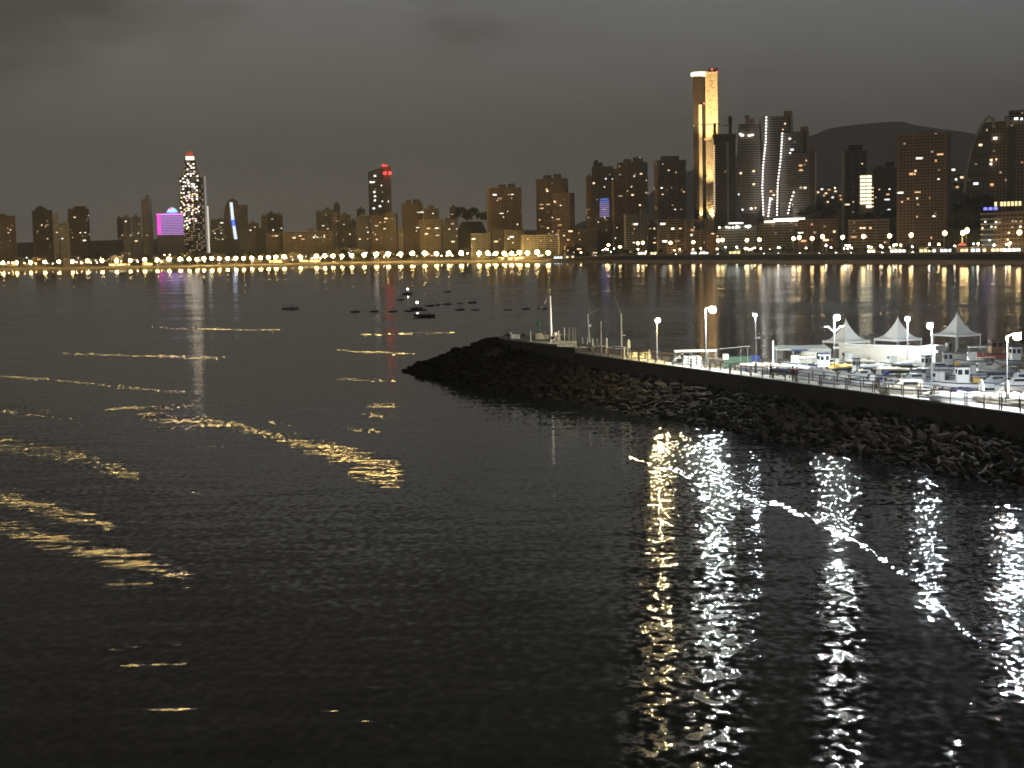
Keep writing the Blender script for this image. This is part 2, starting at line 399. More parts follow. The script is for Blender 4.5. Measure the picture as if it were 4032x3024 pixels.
    soft_chop = True
    def band(pts, wpx, val, soft=1.0, sl=None, lamp=None, wd_=0):
        nonlocal chop, wake_glint, wide, TX, TY
        for (p, q) in zip(pts[:-1], pts[1:]):
            # in view space of the band: distance measured with the foreshortening of its place
            (x0, y0), (x1, y1) = w2(p), w2(q)
            K = CAMH * F
            def yy(Y): return K / np.maximum(Y, 20)
            u = X / np.maximum(Y, 20) * F; v = yy(Y)
            ua, va = x0 / y0 * F, K / y0; ub, vb = x1 / y1 * F, K / y1
            L2 = (ub - ua) ** 2 + (vb - va) ** 2
            t = np.clip(((u - ua) * (ub - ua) + (v - va) * (vb - va)) / L2, 0, 1)
            dd = np.hypot(u - ua - t * (ub - ua), (v - va - t * (vb - va)))
            g = np.exp(-(dd / wpx) ** 2)
            if lamp is not None:
                m_ = g > .02; tc_ = np.stack([-X, -Y, np.full_like(X, CAMH)], -1); tc_ /= np.linalg.norm(tc_, axis=-1, keepdims=True)
                tl_ = np.stack([lamp[0] - X, lamp[1] - Y, np.full_like(X, lamp[2])], -1); tl_ /= np.linalg.norm(tl_, axis=-1, keepdims=True)
                h_ = tc_ + tl_; TX = np.where(m_, h_[..., 0] / h_[..., 2], TX); TY = np.where(m_, h_[..., 1] / h_[..., 2], TY)  # normal set halfway between camera and lamp, so the lamp glints there
                wake_glint = np.maximum(wake_glint, g * val * 1.25); chop = np.maximum(chop, .024 * g); continue
            if not sl and not soft_chop: wake_glint = np.maximum(wake_glint, g * min(1, val / .11)); chop = np.maximum(chop, (.036 if pts[0][1] > 1700 else .05) * g); wide = np.maximum(wide, 1.5 * g); continue
            if wd_: wide = np.maximum(wide, wd_ * g)
            chop = np.where(g > 0.01, chop + (val - chop) * g, chop) if sl else np.maximum(chop, 0.006 + (val - 0.006) * g)
    # near right: lively ripples under the breakwater lamps
    band([(3290, 1800), (3330, 2900)], 130, 0.12); band([(3640, 1900), (3640, 2300)], 130, 0.11); band([(2950, 1800), (2960, 2100)], 90, 0.06)
    band([(2600, 1850), (2590, 2500)], 130, 0.10); band([(2590, 2500), (2560, 3000)], 110, 0.15); band([(2830, 1730), (2840, 2300)], 150, 0.11); band([(2820, 2300), (2800, 3020)], 140, 0.16); band([(3310, 2300), (3310, 3000)], 110, 0.15)
    band([(3900, 2100), (3980, 2600)], 190, 0.12); band([(3900, 2700), (3780, 3020)], 90, 0.16)
    band([(2720, 1745), (2790, 1900), (2850, 1960)], 110, 0.115, wd_=1.1); band([(3230, 1800), (3330, 1900), (3290, 2030)], 105, 0.115, wd_=1.1); band([(3640, 1900), (3650, 2200)], 60, .10, wd_=.6)
    # slicks
    band([(2960, 2040), (3330, 2130), (3560, 2300)], 40, 0.012, 1, True)
    band([(3080, 2150), (3420, 2210)], 50, 0.014, 1, True)
    band([(3560, 2420), (3800, 2700), (3850, 3000)], 90, 0.014, 1, True)
    #band([(1900, 1650), (2200, 1900), (2150, 2500), (1900, 3000)], 300, 0.018, 1, True)
    band([(2380, 1760), (2500, 1880)], 40, 0.016, 1, True)
    # wake lines on the right, tilted to mirror each lamp into the camera
    la = P(2588, 1452, 4); la = (la.x, la.y, 10.7); lb = P(2779, 1450, 5.1); lb = (lb.x + .95, lb.y, 12.7); lc = P(3285, 1492, 4); lc = (lc.x + .3, lc.y, 11.5)
    ld_ = P(3668, 1556, 5.1); ld_ = (ld_.x, ld_.y, 12.3); le = P(3962, 1600, 5.1); le = (le.x + .95, le.y, 11.8)
    band([(2480, 1800), (2650, 1856)], 13, 1.0, lamp=la); band([(2650, 1850), (2860, 1925), (3010, 1985)], 17, .95, lamp=lb)
    band([(3040, 1975), (3180, 2035), (3400, 2150)], 14, 1.0, lamp=lc); band([(3400, 2150), (3650, 2330)], 13, 1.0, lamp=ld_); band([(3650, 2330), (3800, 2490), (4010, 2650)], 15, 1.0, lamp=le)
    band([(3330, 2290), (3520, 2350), (3660, 2420)], 40, .55, lamp=lc); band([(3860, 2700), (3800, 2850), (3740, 3010)], 50, .62, lamp=lc)
    soft_chop = False
    # city light bands on the left
    band([(560, 1640), (900, 1670), (1180, 1745)], 24, 0.09)
    band([(1180, 1745), (1400, 1800), (1560, 1850)], 60, 0.118)
    band([(1400, 1860), (1560, 1900)], 52, 0.112)
    band([(-200, 1730), (0, 1750), (300, 1800), (520, 1870)], 52, 0.098)
    band([(-200, 1920), (0, 1960), (250, 2020), (420, 2070)], 56, 0.11)
    band([(-200, 2040), (0, 2075), (300, 2160), (720, 2250)], 72, 0.118)
    band([(400, 2300), (600, 2310)], 24, 0.11)
    band([(430, 2552), (780, 2545)], 13, 0.13); band([(480, 2620), (730, 2612)], 16, 0.15)
    band([(1020, 2655), (1110, 2658)], 12, 0.14); band([(640, 2865), (760, 2868)], 16, 0.14); band([(560, 2790), (900, 2800)], 12, 0.11); band([(1440, 2710), (1600, 2725)], 14, .12)
    band([(1240, 2790), (1330, 2795)], 16, 0.14); band([(1400, 2830), (1560, 2860)], 16, 0.14)
    for (x0, y0, x1, y1, wd) in ((0, 1480, 720, 1545, 9), (250, 1392, 900, 1412, 7), (1330, 1492, 1560, 1502, 9), (1330, 1380, 1640, 1396, 7), (560, 1290, 1100, 1300, 5), (1400, 1320, 1800, 1310, 5), (420, 1610, 760, 1600, 7), (1380, 1690, 1500, 1700, 8), (1450, 1600, 1560, 1596, 8), (0, 1620, 300, 1650, 7), (1430, 1635, 1560, 1640, 6), (1560, 2000, 1640, 1990, 7)):
        band([(x0, y0), (x1, y1)], wd * (1.3 if y0 > 1550 else .8), 0.066 if y0 > 1550 else .056)
    # fine random streaks
    rng = random.Random(5)
    for i in range(14):
        x = rng.uniform(0, 1700); y = rng.uniform(1130, 1560) if i < 0 else rng.uniform(1560, 2350); l = rng.uniform(120, 420)
        band([(x, y), (x + l, y + rng.uniform(-6, 22))], rng.uniform(5, 10), rng.uniform(0.05, 0.07))
    me = bpy.data.meshes.new('sea')
    vs = np.stack([X, Y, np.zeros_like(X)], -1).reshape(-1, 3)
    idx = np.arange(n * w).reshape(n, w)
    fs = np.stack([idx[:-1, :-1], idx[:-1, 1:], idx[1:, 1:], idx[1:, :-1]], -1).reshape(-1, 4)
    me.vertices.add(len(vs)); me.vertices.foreach_set('co', vs.ravel())
    me.loops.add(fs.size); me.loops.foreach_set('vertex_index', fs.ravel())
    me.polygons.add(len(fs)); me.polygons.foreach_set('loop_start', np.arange(0, fs.size, 4)); me.polygons.foreach_set('loop_total', np.full(len(fs), 4))
    me.update(calc_edges=True)
    me.attributes.new('wide', 'FLOAT', 'POINT').data.foreach_set('value', wide.ravel()); me.attributes.new('lean', 'FLOAT', 'POINT').data.foreach_set('value', lean.ravel())
    me.attributes.new('wake_glint', 'FLOAT', 'POINT').data.foreach_set('value', wake_glint.ravel()); me.attributes.new('tilt', 'FLOAT_VECTOR', 'POINT').data.foreach_set('vector', np.stack([TX, TY, np.zeros_like(TX)], -1).ravel())
    me.attributes.new('chop', 'FLOAT', 'POINT').data.foreach_set('value', chop.ravel())
    me.materials.append(m)
    o = bpy.data.objects.new('sea', me); col.objects.link(o); struct(o)
water()
#PART2
# ------------------------------------------------------------------ towers of the city
UNIT_WIN = MB().box((0, 0, 0), (1, 1, 1)).mesh('window', None)
WINM = []
for m in m_win:
    me = UNIT_WIN.copy(); me.materials.append(m); WINM.append(me)
def tower(label, x0, x1, ytop, d, wall='br', mode='grid', rot=18, ratio=0.6, roof=((0.3, 0.6, 4),), lit=6, slabs=False, name='apartment_tower', litm=(0, 0, 1, 2, 4), litrange=(0.1, 0.97), antenna=0, base=None, cat='building', pale_side=False, parapet=True, steps=()):
    pc = (x0 + x1) / 2; top = Q(pc, ytop, d)
    W = (x1 - x0) / F * d; th = R(rot)
    w = W / (math.cos(th) + ratio * abs(math.sin(th))); dp = w * ratio
    g = ground(top.x, top.y) - 1.0 if base is None else base
    H = top.z - g
    face = -math.atan2(top.x, top.y)
    t = thing(name, label, cat, (top.x, top.y, g), face + th)
    mm = FM[wall, mode]
    mb = MB().box((0, 0, H / 2), (w, dp, H))
    for (f0, f1, hh) in steps: mb.box((w * ((f0 + f1) / 2 - .5), -dp / 2 + dp * .25, (H * hh) / 2), (w * (f1 - f0), dp * .52, H * hh))
    mb.build('wall', mm, t)
    if pale_side:
        MB().box((math.copysign(w / 2 + 0.15, -rot), 0, H / 2), (0.3, dp + .3, H + 0.4)).build('end_wall', m_slab['pale'], t)
    if parapet:
        MB().box((0, 0, H + 0.4), (w + 0.5, dp + 0.5, 0.8)).build('parapet', m_slab[wall], t)
    for (f0, f1, hh) in roof:
        MB().box((w * ((f0 + f1) / 2 - .5), dp * 0.06, H + 0.8 + hh / 2), (w * (f1 - f0), dp * 0.5, hh)).build('roof_box', mm, t)
    if antenna:
        MB().tube([(w * .1, 0, H + 3), (w * .1, 0, H + 3 + antenna)], [0.35, 0.15], 5).build('antenna', m_metal, t)
    nf = max(2, int(H / 3.0))
    if slabs:
        me = MB().box((0, -dp / 2 - 0.7, 0), (w * 0.92, 1.4, 0.9)).mesh('balcony', m_slab[wall])
        z0 = max(2, nf - 42)
        for k in range(z0, nf): copy_mesh('balcony', me, t, (0, 0, k * 3.0 + 0.6))
        piers = MB()
        for q in (-0.5, -0.17, 0.17, 0.5): piers.box((q * w * 0.94, -dp / 2 - 0.8, H / 2), (0.8, 1.5, H - 1)) 
        piers.build('pier', m_slab[wall], t)
    rng = random.Random(int(x0 * 7 + ytop))
    vis = min(nf, int((940 - ytop) / F * d / 3.0) + 2)
    for k in range(lit):
        fl = nf - 1 - int(rng.uniform(litrange[0], litrange[1]) * max(vis, 3)); 
        if fl < 1: fl = 1
        u = rng.uniform(-0.43, 0.43) * w; q = rng.choice(litm)
        if rng.random() < 0.82 or abs(rot) < 8:
            copy_mesh('window', WINM[q], t, (u, -dp / 2 - (1.45 if slabs else 0.1), fl * 3.0 + 1.9), 0, (rng.choice((1.2, 1.8, 2.6, 3.4, 5.8)), 0.12, rng.choice((1.0, 1.4, 2.0))))
        else:
            copy_mesh('window', WINM[q], t, (math.copysign(w / 2 + 0.38, -rot), rng.uniform(-.4, .4) * dp, fl * 3.0 + 1.9), 0, (0.12, rng.uniform(1.5, 3), rng.uniform(1.1, 1.9)))
    return t, w, dp, H

T = tower
# far left group
T('brown block with one lit window at the far left edge of the skyline', -25, 57, 852, 2950, 'br', 'grid', 14, lit=6)
T('dark brown tower with stepped roof, second from the left edge', 127, 203, 829, 2950, 'dk', 'grid', -16, roof=((.15, .7, 5), (.3, .5, 8)), lit=6)
T('narrow pale slab directly right of the dark stepped tower', 206, 227, 845, 2900, 'pale', 'plain', 10, lit=1, roof=((.5, .9, 4),))
T('short pale twin block left of the dark tower with scattered lights', 234, 270, 881, 2860, 'pale', 'grid', 25, lit=2, roof=((.55, .95, 3),))
T('dark tower with ten scattered lit windows above the left promenade', 267, 348, 824, 2900, 'dk', 'grid', -14, lit=12, roof=((.3, .9, 5),))
T('small dark block with a white lamp left of the twin grey blocks', 460, 481, 860, 2950, 'dk', 'grid', 8, lit=2)
T('left one of the twin grey ribbed blocks beside the slim tower', 482, 514, 855, 2930, 'gy', 'grid', 10, lit=2)
T('right one of the twin grey ribbed blocks beside the slim tower', 519, 553, 855, 2930, 'gy', 'grid', 12, lit=3)
T('slim tall cream tower with a roof box left of the pink hotel', 556, 596, 786, 3000, 'pale', 'plain', -42, ratio=0.9, roof=((.45, .8, 8),), lit=1, pale_side=True)
T('low white building with lit floors right of the tallest stepped tower', 829, 878, 865, 3000, 'pale', 'band', 10, lit=14, litm=(1, 4, 4), roof=((.7, .9, 3),), name='office_block')
T('cream slab tower right of the sail tower with the blue strip', 938, 974, 808, 2960, 'pale', 'grid', -10, lit=1, steps=((0.0, 0.45, .8),), roof=())
T('pale brown block right of the cream slab tower', 977, 1018, 880, 2900, 'tan', 'grid', 12, lit=2)
T('banded pale tower left of the dark round-topped tower', 1027, 1052, 851, 2880, 'pale', 'band', 12, lit=2)
T('dark tower with a rounded top between two banded towers', 1050, 1090, 841, 2860, 'dk', 'grid', -10, lit=2)
T('banded tower with a bright roof lamp right of the dark tower', 1089, 1113, 846, 2880, 'tan', 'band', -10, lit=3)
T('plain dark block low in front of the banded tower', 1006, 1047, 908, 2760, 'dk', 'grid', 9, lit=0)
T('brown mid-rise with a row of lit windows on its top floor', 1047, 1108, 920, 2740, 'br', 'grid', -10, lit=4)
T('long low banded block stretching left of the tan tower pair', 1112, 1308, 914, 2680, 'tan', 'band', 4, 0.2, lit=9, roof=((.5, .62, 5), (.8, .95, 4)), slabs=False)
T('narrow pale tower at the left of the tan tower group', 1243, 1270, 834, 2880, 'pale', 'grid', 14, lit=1)
T('tan tower with three bright lamps on its face', 1268, 1316, 827, 2840, 'tan', 'grid', -12, lit=5, litm=(1, 0))
T('slim grey tower rising behind the tan tower', 1314, 1338, 803, 2960, 'gy', 'grid', -20, lit=1)
T('narrow pale tower with balconies right of the tan tower', 1306, 1350, 843, 2760, 'pale', 'band', 12, lit=3)
T('dark plain tower right of the pale balcony tower', 1337, 1381, 846, 2720, 'dk', 'grid', 10, lit=3)
T('short grey block between the two dark towers', 1380, 1404, 870, 2740, 'gy', 'grid', 10, lit=2)
T('dark block with a lamp on its roof left of the red-lit tower', 1404, 1437, 825, 2860, 'dk', 'grid', 10, lit=1)
T('grey green block below the lamp-topped dark block', 1402, 1458, 851, 2700, 'gy', 'grid', -10, lit=5)
T('dark brown block at the foot of the red-lit tower, left half', 1458, 1508, 848, 2640, 'br', 'grid', 12, lit=6)
T('wider brown block at the foot of the red-lit tower, right half', 1508, 1565, 843, 2650, 'tan', 'grid', -12, lit=5)
T('small pale block in the gap right of the red-lit tower', 1567, 1590, 898, 2640, 'pale', 'grid', 8, lit=1)
T('broad dark brown tower with antennas right of the red-lit tower', 1581, 1665, 803, 2640, 'br', 'grid', 14, lit=8, antenna=9, roof=((.2, .45, 6), (.6, .9, 7)), steps=((0, 0.9, .78),), slabs=True)
T('square tan tower with an open top floor', 1668, 1727, 822, 2600, 'tan', 'grid', 10, lit=3, roof=((.3, .7, 5),))
T('low tan block with strongly banded balconies before the square tan tower', 1650, 1734, 868, 2500, 'tan', 'band', 6, lit=4, roof=())
T('grey block with warm lights low right of the banded tan block', 1734, 1802, 868, 2520, 'gy', 'grid', 12, lit=5)
T('small square tower just left of the wooded rise', 1771, 1802, 816, 2620, 'br', 'grid', 10, lit=2)
T('brown stepped tower with two roof boxes in the middle of the skyline', 1915, 2052, 741, 2420, 'br', 'grid', 8, lit=12, roof=((.36, .55, 5), (.66, .84, 6)), steps=((0.0, 0.94, .9),), slabs=True)
T('brown tower with many lit windows near its top and twin roof boxes', 2110, 2236, 706, 2380, 'br', 'grid', -10, lit=16, roof=((.22, .45, 6), (.58, .8, 7)), slabs=True)
T('lower brown tower with a tan flank before the many-windowed tower', 2176, 2262, 762, 2300, 'br', 'grid', -24, lit=8, pale_side=False, roof=((.35, .7, 6),))
T('slim reddish slab left of the tower with violet balconies', 2306, 2335, 697, 2260, 'orr', 'grid', 10, lit=2)
vt, vw, vd, vH = T('dark tower whose middle balconies glow violet and blue', 2330, 2412, 658, 2200, 'dk', 'grid', -12, lit=10, roof=((.05, .5, 6), (.1, .25, 10)), litm=(1, 3, 0))
T('narrow tower with a pale frame on top right of the violet balconies', 2406, 2440, 667, 2240, 'pale', 'band', 12, lit=2, roof=())
T('plain reddish slab between the violet balconies and the ribbed tower', 2408, 2462, 715, 2140, 'orr', 'grid', 16, lit=3, roof=())
T('left one of the two tall brown ribbed towers', 2430, 2549, 642, 2180, 'br', 'grid', -14, lit=12, roof=((.2, .42, 5), (.55, .85, 7)), slabs=True)
T('right one of the two tall brown ribbed towers, lit along its roof edge', 2575, 2700, 634, 2080, 'br', 'grid', 12, lit=16, roof=((.2, .8, 6),), slabs=True)
# middle front row
T('low grey block left of the dark flat block behind the promenade', 1853, 1932, 921, 2330, 'gy', 'band', 6, lit=2, roof=())
T('dark flat-roofed block between two banded hotels', 1932, 1986, 910, 2330, 'dk', 'grid', 8, lit=2)
T('tan hotel with a lit bright sign on its roof corner', 1985, 2064, 908, 2300, 'tan', 'band', 7, lit=3, litm=(1,), roof=((.8, .98, 3),))
T('wide low hotel with four bright balcony bands', 2051, 2194, 927, 2200, 'pale', 'band', 3, 0.25, lit=3, roof=(), slabs=True, name='hotel')
T('small banded block rising behind the wide low hotel', 2124, 2184, 870, 2340, 'tan', 'band', 8, lit=3)
T('dark pair of joined blocks right of the wide low hotel', 2196, 2352, 906, 2120, 'br', 'grid', 8, 0.3, lit=8, roof=((.3, .5, 3),))
T('white banded apartment block with a pale stair panel', 2456, 2552, 845, 1960, 'pale', 'band', 8, lit=5, slabs=True, roof=((.7, .95, 6),))
T('low dark block with shop lights beside the white banded block', 2549, 2588, 880, 1900, 'dk', 'band', 8, lit=6)
T('tan balcony block below the right ribbed tower', 2586, 2698, 867, 1800, 'tan', 'band', 6, 0.35, lit=6, slabs=True, roof=((.4, .55, 3),))
T('tan balcony block at the left foot of the golden tower', 2698, 2786, 866, 1770, 'tan', 'band', -6, 0.35, lit=5, slabs=True, roof=())
T('long orange-lit apartment block on the seafront below the golden tower', 2779, 2938, 914, 1745, 'orr', 'grid', 3, 0.2, lit=6, roof=((.5, .8, 3),), name='apartment_block')
T('orange-lit seafront block with a blank end wall at its right', 2938, 3070, 912, 1735, 'orr', 'grid', 4, 0.25, lit=5, roof=(), name='apartment_block')
T('dark plain block in shade between two orange-lit seafront blocks', 3070, 3146, 893, 1760, 'dk', 'plain', 4, lit=0, roof=(), name='apartment_block')
T('brown seafront block right under the bright white podium', 3144, 3232, 866, 1640, 'orr', 'grid', 4, 0.3, lit=5, roof=(), name='apartment_block')
T('brown seafront block with a pale right stair tower', 3232, 3300, 864, 1620, 'orr', 'grid', 3, 0.3, lit=4, roof=((.8, 1.0, 4),), name='apartment_block')
T('low wide hotel with cream framed balconies right of the tree', 3341, 3500, 867, 1540, 'tan', 'band', 4, 0.3, lit=6, roof=(), slabs=True, name='hotel')
T('dark banded tower with pale right edge before the mountain', 3318, 3412, 597, 1790, 'dk', 'band', 9, lit=5, slabs=True, roof=((.25, .85, 7),), pale_side=True)
T('dim tower with glowing corner windows left of the broad tower', 3439, 3534, 664, 1760, 'dk', 'grid', -8, lit=9, litm=(1, 2, 3), roof=((.1, .4, 3), (.5, .85, 7)))
T('broad brown apartment tower with a dark central recess', 3536, 3740, 531, 1480, 'br', 'grid', -7, lit=16, litm=(0, 2, 1, 2), roof=((.4, .7, 2.5),), slabs=True)

# violet glow on balconies of the dark tower
m_vio = emat('strip_violet', (0.55, 0.45, 1.0), 0.8); m_blu = emat('strip_blue', (0.12, 0.25, 1.0), 1.3)
for k in range(9):
    z = vH - (783 - 658) / F * 2200 - k * 3.1
    MB().box((vw * .16, -vd / 2 - .5, z), (vw * (.5 if k else .42), .5, 1.1)).build('glow_strip', m_blu if k < 2 else m_vio, vt)

# ------------------------------------------------------------------ landmark towers
def landmark_base(px, py, d):
    q = Q(px, py, d); g = ground(q.x, q.y) - 1
    return q, g, -math.atan2(q.x, q.y)
def zt(px, py, d, g): return Q(px, py, d).z - g
# stepped tallest hotel on the left
def stepped_hotel():
    d = 3150; q, g, f = landmark_base(748, 620, d); k = d / F
    t = thing('skyscraper', 'tallest tower on the left, stepped, covered in white lights, red lamp on top', 'skyscraper', (q.x, q.y, g), f)
    wm = facade('wall_dark_lit', (0.16, 0.14, 0.12), 'grid', lit=0.5, floor=4.4, bay=5.0)
    em = [emat('hotel_white', (1, 0.95, 0.86), 3.2), emat('hotel_yellow', (1, 0.85, 0.45), 2.6), emat('hotel_rose', (1, 0.6, 0.55), 2.6)]
    H = lambda y: zt(748, y, d, g)
    tiers = [(-46, 46, 700, 30), (-33, 37, 678, 26), (-24, 23, 636, 22), (-20, 19, 616, 20)]
    mb = MB()
    for (a, b, y, dp) in tiers:
        mb.box(((a + b) / 2 * k, 0, H(y) / 2), ((b - a) * k, dp, H(y)))
    mb.build('wall', wm, t)
    MB().box((-0.5 * k, -10.5, (H(617) + H(631)) / 2), (32 * k, 1.5, H(617) - H(631))).build('lit_crown', emat('crown_cream', (1, 0.85, 0.62), 3.0), t)
    MB().box((0, 0, H(616) + .6), (44 * k, 22, 1.2)).build('cornice', m_slab['pale'], t)
    MB().lathe((0, 0, H(615)), [(9, 0), (8.5, 3), (6, 6), (2.5, 8.5), (0.5, 12)], 12).build('dome', emat('dome_red', (1, 0.12, 0.04), 0.6), t)
    MB().ball((0, 0, H(604)), 2.2).build('beacon', emat('beacon_orange', (1, .35, .1), 8), t)
    MB().tube([(0, 0, H(607)), (0, 0, H(590))], [.5, .2], 6).build('antenna', m_metal, t)
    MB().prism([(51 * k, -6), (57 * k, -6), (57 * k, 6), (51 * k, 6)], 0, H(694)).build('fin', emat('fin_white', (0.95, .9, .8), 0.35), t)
    MB().box((60 * k, -6.3, H(850) / 2 + 6), (5.5 * k, .8, H(776) - 12)).build('glow_strip', emat('fin_cream', (1, .93, .75), 1.1), t)
    me = [MB().box((0, 0, 0), (3.4, .3, 2.6)).mesh('window', e) for e in em]
    rng = random.Random(3)
    cols_ = [(-40, 700), (-30, 690), (-20, 680), (-10, 640), (2, 640), (13, 640), (23, 682), (33, 686), (42, 700)]
    cnt = 0
    for ci, (c, yt) in enumerate(cols_):
        for j in range(30):
            y = yt + 6 + j * 8 + rng.uniform(-2, 2)
            if y > 928 or cnt >= 96 or rng.random() < .55: continue
            dp = 30 if y > 703 else (26 if y > 681 else 22)
            copy_mesh('window', rng.choice(me if y > 760 else me[:1]), t, ((c + rng.uniform(-3, 3)) * k, -dp / 2 - .4, H(y))); cnt += 1
stepped_hotel()
def pink_hotel():
    d = 2980; q, g, f = landmark_base(668, 845, d); k = d / F
    t = thing('hotel', 'hotel block glowing pink and violet with a blue rooftop sign', 'hotel', (q.x, q.y, g), f)
    H = lambda y: zt(668, y, d, g)
    MB().box((0, 0, H(843) / 2), (102 * k, 18, H(843))).build('wall', facade('wall_violet', (.5, .42, .5), 'band', lit=0), t)
    ev = emat('floodlit_lilac', (0.72, 0.36, 1.0), 1.0); evm = emat('floodlit_magenta', (1.0, 0.08, 0.75), 1.3)  # coloured floodlighting of the wall, put into glowing floor bands and a panel
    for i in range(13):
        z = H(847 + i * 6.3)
        MB().box((8 * k, -9.5, z), (86 * k, .8, 1.7)).build('glow_strip', ev, t)
    MB().box((-42 * k, -9.8, H(884)), (15 * k, 1.2, 80 * k)).build('floodlit_panel', evm, t)
    MB().box((0, -9.4, H(843.5)), (102 * k, 1.4, 1.6)).build('glow_strip', emat('strip_pink', (1, .3, .9), 2.0), t)
    MB().box((10 * k, 0, H(840)), (46 * k, 6, 8 * k)).build('sign_base', emat('sign_deep_blue', (.05, .08, 1), 1.2), t)
    MB().lathe((10 * k, -1, H(837)), [(21 * k, 0), (20 * k, 5 * k), (14 * k, 13 * k), (6 * k, 18 * k), (.5, 20 * k)], 14, 1, .25).build('sign', emat('sign_sky_blue', (.25, .65, 1), 2.4), t)
    MB().lathe((4 * k, -4, H(826)), [(9 * k, 0), (8 * k, 4 * k), (2 * k, 7 * k)], 10, 1, .2).build('sign_tip', emat('sign_red', (1, .12, .35), 2.6), t)
pink_hotel()
def sail_tower_small():
    d = 2920; q, g, f = landmark_base(908, 800, d); k = d / F
    t = thing('sail_tower', 'sail-shaped dark tower with a vertical white and blue light strip', 'tower', (q.x, q.y, g), f)
    H = lambda y: zt(908, y, d, g)
    pts = [(-29, 0), (-29, 0)]
    prof = [(-29, 965), (-29, 855), (-26, 830), (-20, 808), (-11, 792), (0, 784), (12, 782), (24, 790), (28, 800), (28, 965)]
    mb = MB(); n = len(prof)
    vs = [(x * k, -9, H(y)) for x, y in prof] + [(x * k, 9, H(y)) for x, y in prof]
    mb.add(vs, [tuple(range(n)), tuple(range(2 * n - 1, n - 1, -1))] + [(i, n + i, n + (i + 1) % n, (i + 1) % n) for i in range(n)])
    mb.build('wall', FM['br', 'band'], t)
    MB().tube([(x * k, -9.5, H(y)) for x, y in prof[1:8]], 1.0, 6).build('frame', m_slab['pale'], t)
    def seg(x0, y0, x1, y1, m, w=11):
        a, b = H(y0), H(y1)
        mb = MB().add([((x0 - w / 2) * k, -10.4, a), ((x0 + w / 2) * k, -10.4, a), ((x1 + w / 2) * k, -10.4, b), ((x1 - w / 2) * k, -10.4, b),
                       ((x0 - w / 2) * k, -9.2, a), ((x0 + w / 2) * k, -9.2, a), ((x1 + w / 2) * k, -9.2, b), ((x1 - w / 2) * k, -9.2, b)],
                      [(3, 2, 1, 0), (4, 5, 6, 7), (0, 1, 5, 4), (2, 3, 7, 6), (1, 2, 6, 5), (0, 4, 7, 3)])
        mb.build('glow_strip', m, t)
    wh = emat('strip_white_blue', (.75, .88, 1), 1.6); bl = emat('strip_deep_blue', (.05, .15, 1), 2.5)
    seg(2, 798, 6, 866, wh); seg(6, 866.4, 9, 890, bl); seg(9, 890.4, 15, 942, wh)
sail_tower_small()
def red_tower():
    d = 2900; q, g, f = landmark_base(1480, 676, d); k = d / F
    t = thing('skyscraper', 'banded tower with slanted roof and red beacons on its right corner', 'skyscraper', (q.x, q.y, g), f)
    H = lambda y: zt(1480, y, d, g)
    mb = MB(); w = 31 * k
    mb.add([(-w, -13, 0), (w, -13, 0), (w, 13, 0), (-w, 13, 0), (-w, -13, H(678)), (w, -13, H(655)), (w, 13, H(655)), (-w, 13, H(678))],
           [(3, 2, 1, 0), (4, 5, 6, 7), (0, 1, 5, 4), (1, 2, 6, 5), (2, 3, 7, 6), (3, 0, 4, 7)])
    mb.build('wall', facade('wall_bands', (.42, .38, .33), 'band', lit=.02, floor=5.2), t)
    MB().box((44 * k, 2, H(655) / 2), (27 * k, 20, H(655))).build('core', FM['br', 'plain'], t)
    for x in (36, 44, 52): MB().box((x * k, -8.4, H(690) / 2), (1.2, 1, H(690))).build('rib', m_slab['gy'], t)
    for (x, y, r) in ((29, 654, 2.6), (40, 655, 2.0), (35, 684, 3.4), (54, 684, 3.4)):
        MB().ball((x * k, -14.5, H(y)), r).build('beacon', m_red, t)
    for (x, y, w_) in ((-4, 694, 9), (-20, 718, 10), (-10, 718, 6), (-8, 757, 7), (-6, 774, 7), (-7, 790, 7), (-12, 821, 9), (12, 813, 8), (20, 732, 3), (45, 795, 3), (22, 794, 3)):
        MB().box((x * k, -13.4, H(y)), (w_ * k, .4, 2.8)).build('window', m_win[1], t)
    MB().tube([(40 * k, 0, H(655)), (40 * k, 0, H(640))], .4, 5).build('antenna', m_metal, t)
red_tower()
